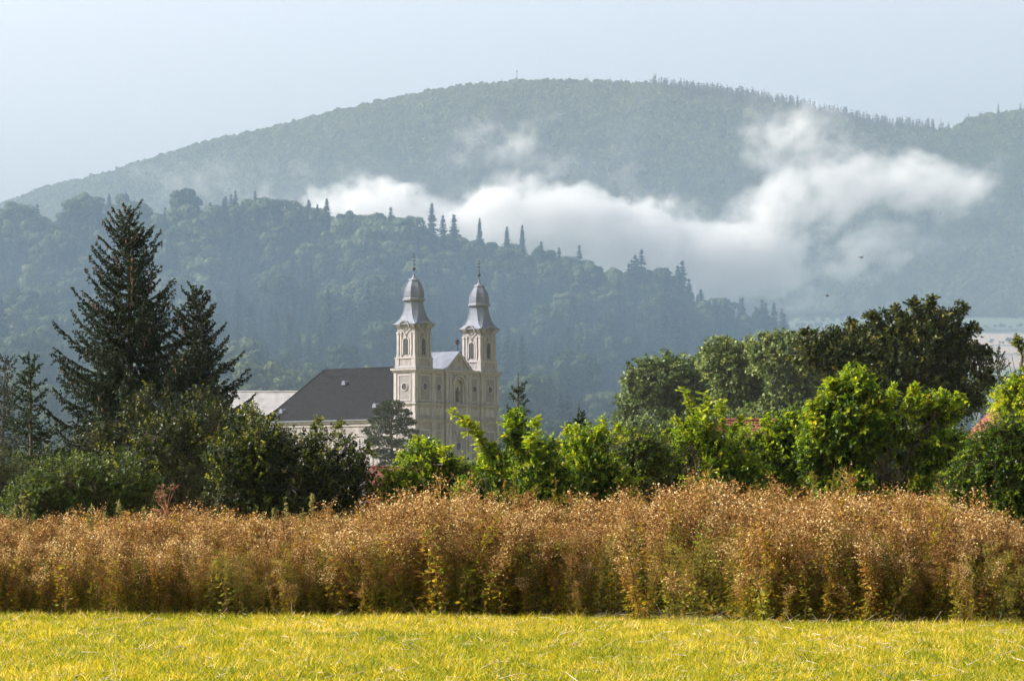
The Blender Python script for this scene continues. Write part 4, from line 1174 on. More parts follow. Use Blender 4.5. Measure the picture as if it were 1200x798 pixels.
# ------------------------------------------------------------------ spruces built branch by branch
def spruce(name, px, py, Y, R, label, seed, mat='spruce', group=None, whorl=.24, need=.06, dens=1.0, cones=0, hrel=0., open_top=.06, double=False, low=.04, droop=.5, cat="spruce tree", wid=.34, prof=None):
    g = np.random.default_rng(seed)
    base = at(px, HY, Y); base.z = 0
    H = at(px, py, Y).z
    wood = Soup(); nd = Soup()
    lean = .012 * H * g.normal(size=2)
    tz = np.linspace(-.2, H, 14); wob = np.cumsum(g.normal(size=(14, 2)) * .012 * H * .2, 0); wob -= wob[0]
    ax = np.stack([wob[:, 0] * (tz / H), wob[:, 1] * (tz / H), tz], 1)
    axis = lambda z: np.array([np.interp(z, tz, ax[:, 0]), np.interp(z, tz, ax[:, 1]), z])
    wood.tube(ax, np.maximum(.016 * H * (1 - tz / H) ** .9 + .008, .008), 7)
    A, B, TR = [], [], []    # twig segments that carry needles
    cone_p = []
    z = H * low
    while z < H * (1 - open_top * .5):
        t = z / H
        nb = int(g.integers(5, 8)) if t < .9 else 5
        a0 = g.uniform(0, 6.28)
        for k in range(nb):
            a = a0 + k / nb * 6.28 + .25 * g.normal()
            zz = z + .5 * whorl * g.normal() * .6
            rr = R * ((1 - t) ** prof if prof else float(np.interp(1 - t, [0, .06, .17, .29, .4, .5, .57, .75, 1], [.03, .14, .34, .50, .70, .92, 1, 1, .9]))) * g.uniform(.62, 1.18) + .05 * R
            if g.random() < .10: rr *= .5
            rise = np.interp(t, [0, .5, .85, 1], [-.28, -.05, .45, 1.1])
            tipup = np.interp(t, [0, .6, 1], [.34, .28, .1])
            u = np.linspace(0, 1, 8)
            dirh = np.array([math.cos(a), math.sin(a), 0])
            o = axis(min(zz, H * .99))
            zc = rr * (rise * u - droop * .55 * u * (1 - t) + (droop * .35 + tipup) * u ** 2.4)
            crv = o + dirh * (rr * u)[:, None] + np.stack([0 * u, 0 * u, zc], 1) + np.cumsum(g.normal(size=(8, 3)) * .012 * rr, 0)
            wood.tube(crv, (.006 + .012 * rr) * (1 - .85 * u), 4)
            A.append(crv[3:-1]); B.append(crv[4:]); TR.append(np.full(4, 1.))
            # side twigs
            nt_ = max(6, int(rr / .062 * dens))
            f = np.clip((np.arange(nt_) + .7 * g.random(nt_)) / nt_, .12, .99)
            P0 = np.stack([np.interp(f, u, crv[:, i]) for i in range(3)], 1)
            tang = unit(np.stack([np.interp(np.clip(f + .08, 0, 1), u, crv[:, i]) - np.interp(np.clip(f - .08, 0, 1), u, crv[:, i]) for i in range(3)], 1))
            sd = unit(np.cross(tang, [0, 0, 1.])) * np.where(np.arange(nt_) % 2 == 0, 1, -1)[:, None]
            tl = np.clip(rr * .34 * (1.05 - f) + .07, .06, .62) * g.uniform(.65, 1.25, nt_)
            td = unit(tang * .75 + sd * .75 + .2 * g.normal(size=(nt_, 3)) + np.array([0, 0, -.10 - .55 * droop * (1 - t)]) )
            P1 = P0 + td * tl[:, None]
            A.append(P0); B.append(P1); TR.append(np.full(nt_, .8))
            # hanging twiglets
            hsel = g.random(nt_) < (.95 * (1 - t) + .15)
            if hsel.any():
                q0 = P0[hsel] * .45 + P1[hsel] * .55
                hd = unit(td[hsel] * .35 + np.array([0, 0, -1.]) * (droop * 1.5) + .35 * g.normal(size=(hsel.sum(), 3)))
                A.append(q0); B.append(q0 + hd * (tl[hsel] * g.uniform(.45, .9, hsel.sum()))[:, None]); TR.append(np.full(hsel.sum(), .7))
            if cones and .35 < t < .97 and g.random() < cones:
                for _ in range(g.integers(2, 5)):
                    cone_p.append(crv[g.integers(4, 8)] + np.array([0, 0, -.04]))
        z += whorl * np.interp(t, [0, .6, 1], [1.0, 1.1, 1.25]) * g.uniform(.75, 1.2) * (H / 10.) ** .3
    tips = [(H * (1 - open_top), H)]
    A.append(np.array([axis(H * (1 - open_top))])); B.append(np.array([axis(H)])); TR.append(np.array([1.]))
    if double:
        o = axis(H * .86); A.append(np.array([o])); B.append(np.array([o + np.array([.12, 0, H * .13])])); TR.append(np.array([1.]))
        wood.tube([o, o + np.array([.10, 0, H * .05]), o + np.array([.13, 0, H * .13])], .012, 4)
    A = np.vstack(A); B = np.vstack(B)
    ok = A[:, 2] > .05; A, B = A[ok], B[ok]
    wood.segs(A, B, .006, .002)
    ln = np.linalg.norm(B - A, axis=1); cnt = np.maximum(5, (ln / .0125 * dens * .06 / need).astype(int))
    idx = np.repeat(np.arange(len(A)), cnt)
    u = g.random(len(idx)); T = unit(B - A)[idx]
    p = A[idx] + (B - A)[idx] * u[:, None]
    sd = side_of(T, g)
    dd = unit(T * .75 + sd * .8)
    L = need * g.uniform(.7, 1.25, len(idx)) * (1.0 - .25 * u)
    rr_ = np.repeat(g.random(len(A)), cnt) * .6 + .4 * g.random(len(idx))
    rr_ = np.clip(rr_ * .75 + .3 * (u > .8), 0, 1)
    nd.leaves(p, dd, unit(np.cross(dd, rvec(len(idx), g))), L, np.full(len(idx), need * wid), rr_, 0)
    for q in cone_p:
        nd.tube([q, q + np.array([0, 0, -.03]), q + np.array([0, 0, -.09]), q + np.array([0, 0, -.14])], [.006, .022, .022, .006], 5, 1)
    e = empty(name, base); tag(e, label, cat, group)
    link("trunk", wood.mesh("trunk", smooth=True), M['bark'], e)
    link("crown", nd.mesh("crown"), [M[mat], M['cone']], e)
    return e

# left group
spruce("spruce", 153, 240, 88, 2.6, "tallest dark spruce with drooping cone-laden boughs, left of the church", 101, cones=.35, whorl=.23, droop=.62, need=.07)
spruce("spruce", 230, 335, 92, 2.15, "second dark spruce close behind the tallest one, on its church side", 102, cones=.12, whorl=.23, droop=.5, need=.07, open_top=.05)
spruce("spruce", 38, 412, 72, 1.3, "slim young spruce with a double leader beside the tallest spruce", 103, mat='young_spruce', whorl=.32, droop=.1, open_top=.16, double=True, dens=.9, prof=.8)
spruce("spruce", 2, 415, 235, 3.9, "hazy bluish conifer cut by the left edge of the picture", 104, whorl=.55, need=.16, dens=.45, droop=.5)
spruce("spruce", 608, 438, 66, 1.1, "thin spruce whose bare leader pokes above the hedge beside the church", 105, mat='young_spruce', whorl=.34, droop=.0, open_top=.13, dens=.5, prof=.95, wid=.22)
spruce("spruce", 678, 473, 70, .95, "short spruce whose tip just tops the hedge, second from the church", 106, mat='young_spruce', whorl=.30, droop=.0, open_top=.10, dens=.7, prof=.9)
spruce("spruce", 1171, 404, 430, 5.5, "hazy bluish conifer between the dark tree and the right edge tree", 107, whorl=.8, need=.25, dens=.35, droop=.4)

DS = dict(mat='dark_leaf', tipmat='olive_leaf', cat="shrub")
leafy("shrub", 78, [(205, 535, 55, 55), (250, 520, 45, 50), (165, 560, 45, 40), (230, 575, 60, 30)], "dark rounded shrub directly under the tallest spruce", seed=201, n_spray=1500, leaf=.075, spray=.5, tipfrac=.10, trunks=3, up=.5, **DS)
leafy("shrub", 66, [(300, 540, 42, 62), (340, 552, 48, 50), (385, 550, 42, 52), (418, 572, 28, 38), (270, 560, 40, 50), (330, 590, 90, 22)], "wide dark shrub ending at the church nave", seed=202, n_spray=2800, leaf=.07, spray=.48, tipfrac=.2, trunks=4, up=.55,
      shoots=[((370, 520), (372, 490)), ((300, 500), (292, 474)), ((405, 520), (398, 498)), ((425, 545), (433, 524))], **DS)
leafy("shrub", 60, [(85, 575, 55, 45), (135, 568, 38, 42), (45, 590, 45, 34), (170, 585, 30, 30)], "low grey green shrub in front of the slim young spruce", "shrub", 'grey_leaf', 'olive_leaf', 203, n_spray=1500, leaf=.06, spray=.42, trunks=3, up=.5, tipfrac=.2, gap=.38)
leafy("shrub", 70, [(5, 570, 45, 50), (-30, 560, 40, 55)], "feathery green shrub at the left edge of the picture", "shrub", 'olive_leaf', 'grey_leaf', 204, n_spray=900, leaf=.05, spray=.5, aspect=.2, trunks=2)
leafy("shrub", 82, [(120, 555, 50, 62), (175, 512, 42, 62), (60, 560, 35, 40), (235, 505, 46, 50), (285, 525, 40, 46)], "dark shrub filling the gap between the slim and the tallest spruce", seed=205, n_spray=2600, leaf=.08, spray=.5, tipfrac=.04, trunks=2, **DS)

# middle hedge
BR = dict(mat='bright_leaf', tipmat='tip_leaf', cat="shrub")
leafy("shrub", 66, [(500, 552, 34, 36), (470, 572, 30, 28), (530, 565, 32, 30), (555, 585, 40, 22)], "sunlit shrub sloping down from under the church facade", seed=211, n_spray=1100, leaf=.075, spray=.42, tipfrac=.25, trunks=3,
      shoots=[((500, 530), (487, 511), .1), ((480, 550), (470, 533), .1), ((520, 545), (524, 525), .1)], **BR)
leafy("sapling", 62, [(583, 560, 24, 34), (560, 580, 26, 24)], "sapling with one long leafy branch arching across the church facade", seed=212, mat='bright_leaf', tipmat='tip_leaf', cat="sapling", n_spray=500, leaf=.075, spray=.38, tipfrac=.1, trunks=2,
      shoots=[((590, 565), (532, 481), .16), ((588, 560), (545, 492), .12), ((575, 545), (556, 500), .1), ((585, 560), (575, 520), .1)])
leafy("shrub", 61, [(628, 552, 26, 44), (645, 575, 34, 30), (604, 505, 14, 24)], "leafy green bush wrapped round the thin spruce", seed=213, n_spray=1000, leaf=.08, spray=.36, tipfrac=.22, trunks=3,
      shoots=[((612, 530), (600, 482), .05), ((620, 530), (628, 492), .05), ((640, 520), (652, 520), .1)], **BR)
leafy("shrub", 64, [(690, 540, 34, 42), (715, 565, 34, 34), (668, 570, 30, 30)], "bright bush round the short spruce", seed=214, n_spray=1300, leaf=.075, spray=.38, tipfrac=.22, trunks=3,
      shoots=[((690, 515), (662, 502), .1), ((700, 515), (706, 492), .1), ((715, 520), (728, 498), .12)], **BR)
leafy("shrub", 67, [(750, 548, 34, 42), (785, 560, 32, 36), (765, 580, 45, 24)], "olive bush with hanging twigs next to the short spruce", seed=215, mat='olive_leaf', tipmat='bright_leaf', cat="shrub", n_spray=1400, leaf=.065, spray=.45, hang=.45, droop=.5, trunks=3,
      shoots=[((750, 525), (738, 500), .2), ((770, 525), (785, 502), .25)])
leafy("sapling", 61, [(835, 550, 34, 42), (815, 520, 22, 34), (865, 560, 34, 34)], "sapling with layered fronds leaning toward the church", seed=216, mat='bright_leaf', tipmat='tip_leaf', cat="sapling", n_spray=1200, leaf=.07, spray=.42, tipfrac=.2, trunks=2,
      shoots=[((830, 530), (800, 455), .08), ((835, 520), (822, 462), .05), ((850, 530), (845, 472), .05), ((820, 520), (790, 492), .15), ((850, 530), (872, 490), .2)])
leafy("shrub", 65, [(905, 545, 34, 38), (930, 565, 34, 34), (885, 565, 30, 34), (932, 515, 26, 36), (955, 522, 22, 38), (912, 512, 18, 26), (868, 530, 30, 34)], "bright bush in front of the striped red roof", seed=217, n_spray=1700, leaf=.075, spray=.4, tipfrac=.25, trunks=3, gap=.36,
      shoots=[((905, 520), (895, 490), .1), ((920, 520), (925, 485), .1), ((935, 530), (950, 478), .15)], **BR)
leafy("walnut_tree", 60, [(1000, 490, 42, 52), (1050, 520, 50, 52), (1095, 505, 36, 44), (965, 520, 26, 50), (1030, 570, 70, 30), (1000, 455, 20, 24)], "broad young walnut with large yellow green leaves, right of centre", "walnut tree", 'bright_leaf', 'tip_leaf', 218,
      n_spray=3200, leaf=.105, leaves_per=14, spray=.42, tipfrac=.22, trunks=2, hang=.3, aspect=.28, gap=.34,
      shoots=[((1000, 470), (998, 430), .02), ((985, 470), (972, 445), .1), ((1060, 490), (1075, 452), .05), ((1095, 480), (1105, 458), .1), ((1110, 485), (1130, 462), .1), ((1040, 490), (1042, 455), .0), ((960, 500), (952, 470), .1)])
leafy("shrub", 56, [(1160, 550, 42, 50), (1205, 560, 40, 60), (1125, 575, 30, 34), (1180, 510, 30, 30), (1205, 598, 50, 34)], "shrub with arching ferny boughs at the right edge", "shrub", 'bright_leaf', 'bright_leaf', 219, n_spray=1900, leaf=.06, spray=.45, droop=.5, hang=.25, trunks=3, up=.1,
      shoots=[((1190, 520), (1120, 545), .35), ((1200, 540), (1125, 590), .35), ((1190, 500), (1140, 515), .3), ((1215, 570), (1150, 610), .35)])
leafy("tree", 74, [(1195, 440, 26, 40), (1215, 480, 45, 50), (1182, 470, 18, 26)], "yellowing leafy tree rising at the right edge of the picture", "tree", 'tip_leaf', 'olive_leaf', 220, n_spray=1100, leaf=.09, spray=.45, trunks=1, tipfrac=.2, gap=.40, x0=1222,
      shoots=[((1195, 420), (1186, 398), .1)])
leafy("shrub", 84, [(520, 578, 60, 28), (620, 562, 80, 42), (720, 550, 90, 48), (800, 545, 70, 48), (880, 545, 80, 46), (960, 550, 70, 48), (1070, 550, 80, 54), (1170, 550, 60, 54)], "dark low thicket behind the sunlit bushes of the hedge", seed=221, mat='olive_leaf', tipmat='bright_leaf', cat="shrub", n_spray=7500, leaf=.08, spray=.55, trunks=7)

# larger trees behind the hedge
leafy("tree", 135, [(1055, 430, 70, 52), (1000, 420, 40, 36), (1088, 388, 32, 30), (1136, 438, 30, 34), (1045, 395, 34, 30), (985, 412, 32, 28), (952, 412, 22, 22), (1108, 398, 30, 28), (1040, 480, 60, 30), (1110, 470, 40, 28)],
      "big dark round tree standing behind the young walnut", "tree", 'oak_leaf', 'oak_leaf', 231, n_spray=4000, leaves_per=15, leaf=.17, spray=.85, trunks=1, gap=.34, trunk_r=.28, aspect=.34, up=.5,
      shoots=[((1085, 375), (1092, 349), 0), ((1105, 378), (1131, 357), .1), ((1060, 380), (1046, 362), 0), ((1010, 395), (998, 376), 0), ((1075, 370), (1068, 354), 0), ((1030, 385), (1018, 368), 0), ((1120, 395), (1143, 384), .1), ((1135, 415), (1160, 412), .1), ((955, 400), (943, 388), 0), ((1145, 440), (1166, 446), .1)])
MD = dict(cat="tree", n_spray=1500, leaves_per=12, leaf=.42, spray=1.7, gap=.37, trunk_r=.35, aspect=.42)
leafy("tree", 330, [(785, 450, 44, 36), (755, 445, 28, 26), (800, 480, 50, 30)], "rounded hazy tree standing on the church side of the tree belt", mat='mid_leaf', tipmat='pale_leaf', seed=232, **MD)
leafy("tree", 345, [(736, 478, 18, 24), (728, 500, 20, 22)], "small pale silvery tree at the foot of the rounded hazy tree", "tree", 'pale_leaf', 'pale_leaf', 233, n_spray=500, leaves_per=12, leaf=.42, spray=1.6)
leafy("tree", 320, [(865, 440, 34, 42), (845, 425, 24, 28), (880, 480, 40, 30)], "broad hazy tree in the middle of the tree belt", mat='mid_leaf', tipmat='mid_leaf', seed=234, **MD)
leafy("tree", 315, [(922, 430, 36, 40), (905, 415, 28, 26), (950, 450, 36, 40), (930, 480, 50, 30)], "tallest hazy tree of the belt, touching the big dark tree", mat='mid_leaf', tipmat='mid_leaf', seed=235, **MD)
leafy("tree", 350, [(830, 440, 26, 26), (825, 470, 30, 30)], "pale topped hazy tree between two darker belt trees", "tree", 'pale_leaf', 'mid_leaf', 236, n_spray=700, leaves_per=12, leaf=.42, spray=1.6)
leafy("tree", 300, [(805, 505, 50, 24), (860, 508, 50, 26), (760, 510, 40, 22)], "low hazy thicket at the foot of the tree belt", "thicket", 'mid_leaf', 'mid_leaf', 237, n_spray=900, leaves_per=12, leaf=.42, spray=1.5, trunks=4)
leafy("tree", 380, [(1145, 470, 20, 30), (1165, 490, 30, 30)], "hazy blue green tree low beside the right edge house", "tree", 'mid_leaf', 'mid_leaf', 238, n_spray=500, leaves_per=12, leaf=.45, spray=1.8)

# pine by the nave: bare trunk, flat layered boughs
def pine():
    Y = 500; g = np.random.default_rng(77)
    base = at(459, HY, Y); base.z = 0
    s = F / Y
    wood = Soup(); nd = Soup()
    H = at(459, 470, Y).z
    wood.tube([(0, 0, -.3), (.3, 0, H * .4), (-.2, 0, H * .7), (.1, 0, H * .97)], [.38, .3, .2, .05], 7)
    pads = [(459, 474, 15, 5), (450, 482, 14, 5), (470, 484, 13, 5), (446, 494, 16, 6), (474, 494, 14, 5), (438, 506, 14, 6), (462, 503, 18, 6), (482, 508, 10, 5),
            (435, 518, 9, 4), (450, 518, 18, 6), (474, 521, 17, 6), (448, 532, 18, 6), (470, 536, 16, 6), (458, 546, 18, 6)]
    for px, py, rx, ry in pads:
        c = np.array(at(px, py, Y) - base); c[1] = g.normal() * 1.6
        wood.tube([(0, 0, c[2] - 1.4), (c[0] * .5, c[1] * .5, c[2] - .9), c], [.12, .09, .03], 4)
        n = int(rx * 26)
        d = rvec(n, g); p = c + d * g.uniform(.5, 1, n)[:, None] * np.array([rx / s, rx / s * .9, ry / s])
        dd = unit(d + np.array([0, 0, .7]) + .5 * rvec(n, g))
        for _ in range(4):
            d2 = unit(dd + .6 * rvec(n, g))
            nd.leaves(p, d2, side_of(d2, g), .38 * g.uniform(.7, 1.2, n), .07, g.random(n), 0)
    e = empty("pine_tree", base); tag(e, "dark pine with flat layered boughs against the nave wall of the church", "pine tree")
    link("trunk", wood.mesh("trunk", smooth=True), M['bark'], e); link("crown", nd.mesh("crown"), M['pine'], e)
pine()

# ------------------------------------------------------------------ weeds and grass
weed_stem = foliage("dry_stem", [(0, (0.128, 0.064, 0.024)), (.5, (0.256, 0.136, 0.048)), (1, (0.336, 0.216, 0.088))], trans=0, rough=.8)
weed_leaf = foliage("weed_leaves", [(0, (0.0936, 0.1404, 0.00936)), (.35, (0.234, 0.234, 0.0156)), (.6, (0.3744, 0.2574, 0.0234)), (.8, (0.3276, 0.1482, 0.0234)), (1, (0.1716, 0.0624, 0.0195))], trans=.45, rough=.6, inst=.5, tint=(1.2, 1.1, .6))
weed_fluff = foliage("seed_fluff", [(0, (0.08064, 0.03283, 0.00768)), (.4, (0.233, 0.121, 0.032)), (.8, (0.4211, 0.2592, 0.0896)), (1, (0.6451, 0.5184, 0.256))], trans=.35, rough=.9, inst=.6, tint=(1.1, 1, .9), spec=.1)
weed_green = foliage("green_weed_leaves", [(0, (0.056, 0.064, 0.0096)), (.5, (0.136, 0.144, 0.016)), (.8, (0.272, 0.224, 0.024)), (1, (0.288, 0.16, 0.032))], trans=.45, rough=.6, inst=.3)

def weed_mesh(name, seed, H=1.0, kind='dry'):
    g = np.random.default_rng(seed); s = Soup()
    n0 = 7; t = np.linspace(0, 1, n0)
    lean = g.normal(size=2) * .06
    ax = np.stack([lean[0] * t ** 2 + .01 * g.normal(size=n0), lean[1] * t ** 2 + .01 * g.normal(size=n0), t * H], 1); ax[0, :2] = 0
    s.tube(ax, .0068 * (1 - .7 * t), 3, 0)
    ip = lambda f: np.stack([np.interp(f, t, ax[:, i]) for i in range(3)], 1)
    # stem leaves
    dryleaf = kind == 'dry' and seed % 3 == 0
    nl = 120 if kind == 'dry' else 100
    f = g.uniform(.04, .80 if kind == 'dry' else .98, nl); p = ip(f)
    a = g.uniform(0, 6.28, nl); el = g.uniform(-.5, .7, nl)
    d = np.stack([np.cos(a) * np.cos(el), np.sin(a) * np.cos(el), np.sin(el)], 1)
    p = p + d * g.uniform(0, .07, nl)[:, None] * (1.2 - f)[:, None]
    L = g.uniform(.025, .065, nl) * (1.15 - .4 * f) * (1 if kind == 'dry' else 1.2)
    s.leaves(p, d, side_of(d, g), L, L * .22, g.random(nl) * .8, 1)
    if dryleaf:
        f = g.uniform(.4, 1, 130); p = ip(f); dd = unit(rvec(130, g) + [0, 0, .6]); p = p + dd * (g.uniform(0, .12, 130) * (1.15 - f))[:, None]
        s.leaves(p, dd, side_of(dd, g), g.uniform(.02, .05, 130), .006, g.uniform(.3, 1, 130), 1)
    # panicle
    nb = 15 if kind == 'dry' else 10
    fb = g.uniform(.50, .97, nb) if kind == 'dry' else g.uniform(.4, .95, nb)
    pb = ip(fb); a = g.uniform(0, 6.28, nb); el = g.uniform(.75, 1.25, nb)
    db = np.stack([np.cos(a) * np.cos(el), np.sin(a) * np.cos(el), np.sin(el)], 1)
    lb = (.11 + .27 * (1 - fb)) * g.uniform(.7, 1.3, nb)
    s.segs(pb, pb + db * lb[:, None], .0022, .001, 0, g.random(nb))
    nf = (9 if dryleaf else 22) if kind == 'dry' else 16
    u = g.uniform(.2, 1.05, (nb, nf)); q = (pb[:, None] + db[:, None] * (lb[:, None] * u)[..., None] + g.normal(size=(nb, nf, 3)) * np.array([.026, .026, .02])).reshape(-1, 3)
    dd = rvec(len(q), g); dd[:, 2] = np.abs(dd[:, 2])
    if kind == 'dry':
        s.leaves(q, dd, side_of(dd, g), g.uniform(.013, .026, len(q)), g.uniform(.005, .009, len(q)), g.random(len(q)), 2)
    else:
        s.leaves(q, unit(dd + [0, 0, .5]), side_of(dd, g), g.uniform(.02, .045, len(q)), g.uniform(.004, .007, len(q)), g.random(len(q)), 1)
    return s.mesh(name)

def edge_y(x):      # front edge of the weed belt
    x = np.asarray(x, float)
    return np.interp(x, [-10, 0, 3, 8, 12], [40.4, 40.1, 38.6, 36.5, 35.6]) + .9 * (fbm(np.stack([x, 0 * x, 0 * x], -1) + 3.3, .8, 3) - .5)
def weed_top(px):   # height of the belt from the silhouette
    return np.interp(px, [0, 200, 380, 450, 560, 640, 720, 820, 900, 1000, 1080, 1130, 1200], [1.24, 1.24, 1.30, 1.46, 1.50, 1.44, 1.54, 1.64, 1.62, 1.56, 1.56, 1.42, 1.2])

dry = [weed_mesh("weed_dry_%d" % k, 300 + k) for k in range(7)]
wc = protos("weed_dry", dry, [weed_stem, weed_leaf, weed_fluff])
gw = np.random.default_rng(12)
n = 8200
x = gw.uniform(-12, 12, n); dep = gw.random(n) ** 1.5 * 9.0
y = edge_y(x) + dep + gw.normal(size=n) * .12
p_ = 600 + x / y * F
clump = fbm(np.stack([x, y * 1.0, 0 * x], 1), .75, 3)
h = weed_top(p_) * (.66 + .55 * clump) * gw.uniform(.78, 1.06, n) * np.where(dep < 1.5, gw.uniform(.35, 1., n), 1)
keep = clump > .40
h *= 1 + .10 * gw.normal(size=n) * (gw.random(n) < .4)
scs = np.stack([h * 1.0 + .3, h * 1.0 + .3, h], 1)
scatter("dry_weeds", np.stack([x, y, 0 * x], 1)[keep], gw.uniform(0, 6.28, n)[keep], scs[keep], gw.integers(0, 7, n)[keep], wc, tilt=(gw.normal(size=(n, 2)) * np.where(gw.random((n, 1)) < .08, .45, .13))[keep])

gre = [weed_mesh("weed_green_%d" % k, 400 + k, kind='green') for k in range(4)]
gc = protos("weed_green", gre, [weed_stem, weed_green])
n = 2600
x = gw.uniform(-12, 12, n); dep = gw.random(n) ** 1.2 * 6; y = edge_y(x) + dep - .05
cl = fbm(np.stack([x + 30, y, 0 * x], 1), .7, 3); p_ = 600 + x / y * F
keep = (cl > np.interp(p_, [0, 400, 700, 1100, 1200], [.44, .49, .53, .50, .34]))
h = weed_top(p_) * gw.uniform(.38, .82, n)
scatter("green_weeds", np.stack([x, y, 0 * x], 1)[keep], gw.uniform(0, 6.28, n)[keep], np.stack([h * 1.1, h * 1.1, h], 1)[keep], gw.integers(0, 4, n)[keep], gc, tilt=(gw.normal(size=(n, 2)) * .13)[keep])

# meadow grass
grass_m = foliage("meadow_grass", [(0, (.08, .14, .008)), (.25, (.24, .25, .010)), (.6, (.47, .385, .02)), (.82, (.58, .44, .05)), (.92, (.40, .24, .08)), (1, (.68, .56, .30))], trans=.45, rough=.55, inst=.55, tint=(1.25, 1.15, .5))
def tuft(name, seed, n=42, H=.085, spread=.12):
    g = np.random.default_rng(seed); s = Soup()
    r = spread * np.sqrt(g.random(n)); a = g.uniform(0, 6.28, n)
    p = np.stack([r * np.cos(a), r * np.sin(a), 0 * r - .005], 1)
    d = unit(np.stack([g.normal(size=n) * .6, g.normal(size=n) * .6, np.ones(n)], 1))
    L = H * g.uniform(.45, 1.3, n)
    w = unit(np.cross(d, rvec(n, g)))
    mid = p + d * (L * .55)[:, None]; bend = unit(d + np.stack([g.normal(size=n) * .5, g.normal(size=n) * .5, -.1 + 0 * r], 1)); tip = mid + bend * (L * .5)[:, None]
    W = g.uniform(.0028, .0060, n)[:, None]
    v = np.stack([p - w * W, p + w * W, mid + w * W * .8, mid - w * W * .8, tip + w * W * .15, tip - w * W * .15], 1).reshape(-1, 3)
    b = np.arange(n)[:, None] * 6
    q = np.stack([b + [[0, 1, 2, 3]], b + [[3, 2, 4, 5]]], 1).reshape(-1, 4)
    s.add(v, q, np.repeat(np.clip(g.random(n) * .75 + [0, .1, -.1, .05, .35, .25][seed % 10 % 6], 0, 1), 2), 0)
    return s.mesh(name)
tc = protos("grass_tuft", [tuft("grass_tuft_%d" % k, 500 + k, H=[.07, .09, .10, .06, .08, .13][k]) for k in range(6)], [grass_m])
n = 26000
y = 22 + 20 * gw.random(n); x = gw.uniform(-1, 1, n) * (.185 * y + 1.6)
keep = y < edge_y(x) + .5
cl = fbm(np.stack([x, y, 0 * x], 1), .8, 3)
cl2 = fbm(np.stack([x + 9, y * .6, 0 * x], 1), .45, 3)
pick = np.where(gw.random(n) < .08, 5, np.where(gw.random(n) < (cl2 - .50) * 1.5, 4, np.where((cl2 < .42) & (gw.random(n) < .5), 2, gw.integers(0, 4, n))))
scatter("grass", np.stack([x, y, 0 * x], 1)[keep], gw.uniform(0, 6.28, n)[keep], (gw.uniform(.7, 1.25, n) * (.6 + .8 * cl))[keep], pick[keep], tc, tilt=(gw.normal(size=(n, 2)) * .12)[keep])

# dead straw and broken stalks at the foot of the belt
st_ = Soup(); gs = np.random.default_rng(44); n = 500
x = gs.uniform(-10, 10, n); y = edge_y(x) - gs.random(n) * .7 + .35; a = gs.uniform(0, 6.28, n); el = np.abs(gs.normal(size=n)) * .5
d = np.stack([np.cos(a) * np.cos(el), np.sin(a) * np.cos(el) * .5, np.sin(el)], 1); p = np.stack([x, y, .01 + .03 * gs.random(n)], 1)
st_.segs(p, p + unit(d) * gs.uniform(.08, .34, n)[:, None], .0035, .0015, 0, gs.random(n))
n = 1500; y = gs.uniform(23, 42, n); x = gs.uniform(-1, 1, n) * (.185 * y + 1); a = gs.uniform(0, 6.28, n); el = np.abs(gs.normal(size=n)) * .25
d = np.stack([np.cos(a) * np.cos(el), np.sin(a) * np.cos(el), np.sin(el)], 1); p = np.stack([x, y, .04 + .05 * gs.random(n)], 1)
st_.segs(p, p + d * gs.uniform(.05, .22, n)[:, None], .004, .002, 0, gs.uniform(.3, 1, n))
tag(link("dead_stalks", st_.mesh("dead_stalks"), foliage("bleached_straw", [(0, (.20, .13, .07)), (1, (.55, .48, .38))], trans=0, rough=.8)), kind='stuff')

# plants that stand out of the belt, one by one
mug_leaf = foliage("mugwort_leaves", [(0, (.13, .14, .05)), (.6, (.25, .24, .09)), (1, (.40, .36, .16))], trans=.35, rough=.7, inst=.3)
def mugwort(px, top, Y, label, seed, dry=True, w=1.0):
    g = np.random.default_rng(seed); s = Soup(); lv = Soup()
    b = at(px, HY, Y); b.z = 0; H = at(px, top, Y).z
    t = np.linspace(0, 1, 8); ax = np.stack([.05 * g.normal() * t ** 2, .05 * g.normal() * t, t * H], 1)
    s.tube(ax, .007 * (1 - .7 * t), 4)
    nb = 26; f = g.uniform(.55, .97, nb); p = np.stack([np.interp(f, t, ax[:, i]) for i in range(3)], 1)
    a = g.uniform(0, 6.28, nb); el = g.uniform(.7, 1.15, nb)
    d = np.stack([np.cos(a) * np.cos(el), np.sin(a) * np.cos(el), np.sin(el)], 1); L = (.07 + .55 * (1 - f)) * .55 * w * g.uniform(.8, 1.2, nb)
    s.segs(p, p + d * L[:, None], .0035, .001)
    m = 26; u = g.random((nb, m)); q = (p[:, None] + d[:, None] * (L[:, None] * u)[..., None]).reshape(-1, 3); q[:, 2] -= .02 * u.ravel()
    dd = unit(np.repeat(d, m, 0) * .7 + .7 * rvec(len(q), g)); lv.leaves(q, dd, side_of(dd, g), g.uniform(.02, .045, len(q)), .006, g.random(len(q)), 0)
    n = 120; f = g.uniform(.1, 1, n); p = np.stack([np.interp(f, t, ax[:, i]) for i in range(3)], 1); dd = unit(rvec(n, g) + [0, 0, .3])
    lv.leaves(p, dd, side_of(dd, g), g.uniform(.03, .07, n), .008, g.random(n), 0)
    e = empty("mugwort_plant", b); tag(e, label, "mugwort", "mugwort stalks above the dry weeds")
    link("stem", s.mesh("stem"), weed_stem, e); link("leaves", lv.mesh("leaves"), mug_leaf if dry else weed_green, e)
ML = "pale feathery mugwort stalk rising out of the dry weeds under the dark shrubs"
MG = "olive green mugwort stalk rising out of the dry weeds before the bright hedge"
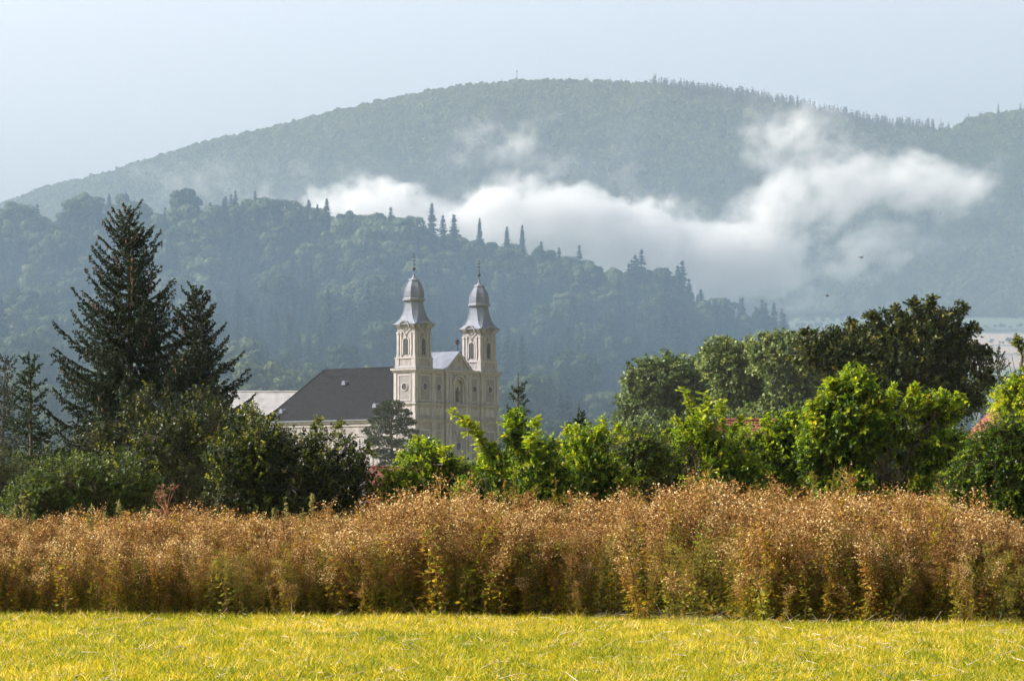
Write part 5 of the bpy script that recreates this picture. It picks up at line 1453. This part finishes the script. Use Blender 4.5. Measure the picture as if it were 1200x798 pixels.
for k, (px, tp, w) in enumerate([(28, 580, 1.5), (14, 592, 1.2), (105, 592, .8), (126, 597, .8), (145, 588, .8), (166, 592, .7), (320, 594, .9), (336, 588, .9), (366, 577, 1.0), (352, 596, .8), (300, 600, .7)]):
    mugwort(px, tp, 43.5 + .4 * (k % 3), ML, 600 + k, True, w)
for k, (px, tp, w) in enumerate([(600, 548, 1.0), (588, 560, 1.1), (628, 566, 1.2), (650, 560, 1.4), (664, 572, 1.2), (820, 556, 1.3), (838, 562, 1.2), (884, 558, 1.3), (905, 566, 1.2), (950, 552, 1.4), (975, 545, 1.4), (990, 560, 1.2), (1068, 563, .6), (1178, 600, 1.4), (1192, 610, 1.3), (930, 566, 1.2), (740, 570, .9)]):
    mugwort(px, tp, 44.0 + .5 * (k % 3), MG, 640 + k, False, w)

def hogweed(px, top, Y, label, seed, R=.42):
    g = np.random.default_rng(seed); s = Soup(); u_ = Soup()
    b = at(px, HY, Y); b.z = 0; H = at(px, top, Y).z
    s.tube([(0, 0, 0), (.02, 0, H * .5), (0, 0, H * .86)], [.013, .011, .007], 5)
    for k in range(11):
        a = g.uniform(0, 6.28); el = g.uniform(.15, 1.3); z0 = H * g.uniform(.66, .86)
        L = R * g.uniform(.65, 1.1)
        e_ = np.array([math.cos(a) * math.cos(el), math.sin(a) * math.cos(el), math.sin(el)]) * L + [0, 0, z0]; e_[2] = min(e_[2], H * 1.0)
        o = np.array([0, 0, z0]); s.tube([o, (o + e_) / 2 + [0, 0, .03], e_], [.006, .005, .003], 4)
        n = 14; a2 = np.arange(n) / n * 6.28; r = .055 * g.uniform(.7, 1.2, n)
        tips = e_ + np.stack([np.cos(a2) * r, np.sin(a2) * r, .035 + .015 * g.random(n)], 1)
        s.segs(np.repeat(e_[None], n, 0), tips, .0018, .001)
        for _ in range(3):
            dd = rvec(n, g); u_.leaves(tips + .01 * rvec(n, g), dd, side_of(dd, g), .018, .007, g.random(n), 0)
    e = empty("hogweed_plant", b); tag(e, label, "hogweed")
    m = surface("rusty_dry_umbels", (.20, .085, .04), scale=20); um = foliage("umbel_seeds", [(0, (.16, .06, .03)), (1, (.32, .16, .08))], trans=0)
    link("stem", s.mesh("stem"), m, e); link("umbels", u_.mesh("umbels"), um, e)
hogweed(196, 572, 43.2, "tall rust brown dried umbel plant in front of the dark shrubs", 701)
hogweed(182, 596, 43.6, "smaller rust brown dried umbel plant leaning beside the tall one", 702, R=.25)

# birds over the valley
def bird(px, py, Y, label, rz):
    c = at(px, py, Y); m = MB()
    m.loft([[(x_, r * math.cos(k / 8 * 6.28), r * .9 * math.sin(k / 8 * 6.28)) for k in range(8)] for x_, r in ((-.22, .02), (-.12, .05), (0, .07), (.12, .07), (.19, .05), (.24, .045), (.29, .015))])
    m.face([(-.2, -.03, 0), (-.38, -.09, .01), (-.38, .09, .01), (-.2, .03, 0)])
    m.tube((.28, 0, 0), (.34, 0, -.01), .012, 5, .002)
    e = empty("bird", c, rz); tag(e, label, "bird", "birds over the valley")
    m.build("body", iron, e)
    for s_ in (-1, 1):
        w = MB(); pts = [(.08, .05), (.13, .25), (.05, .48), (-.03, .55), (-.06, .3), (-.08, .05)]
        w.prism(pts, 0, .015, lambda a, b, d, s_=s_: (a, s_ * b, .03 + d + .35 * b - .25 * b * b)); w.build("wing", iron, e)
bird(1009, 302, 330, "small dark bird flying in front of the low cloud", .6)
bird(969.5, 347, 345, "small dark bird flying lower, over the dark tree belt", -.5)
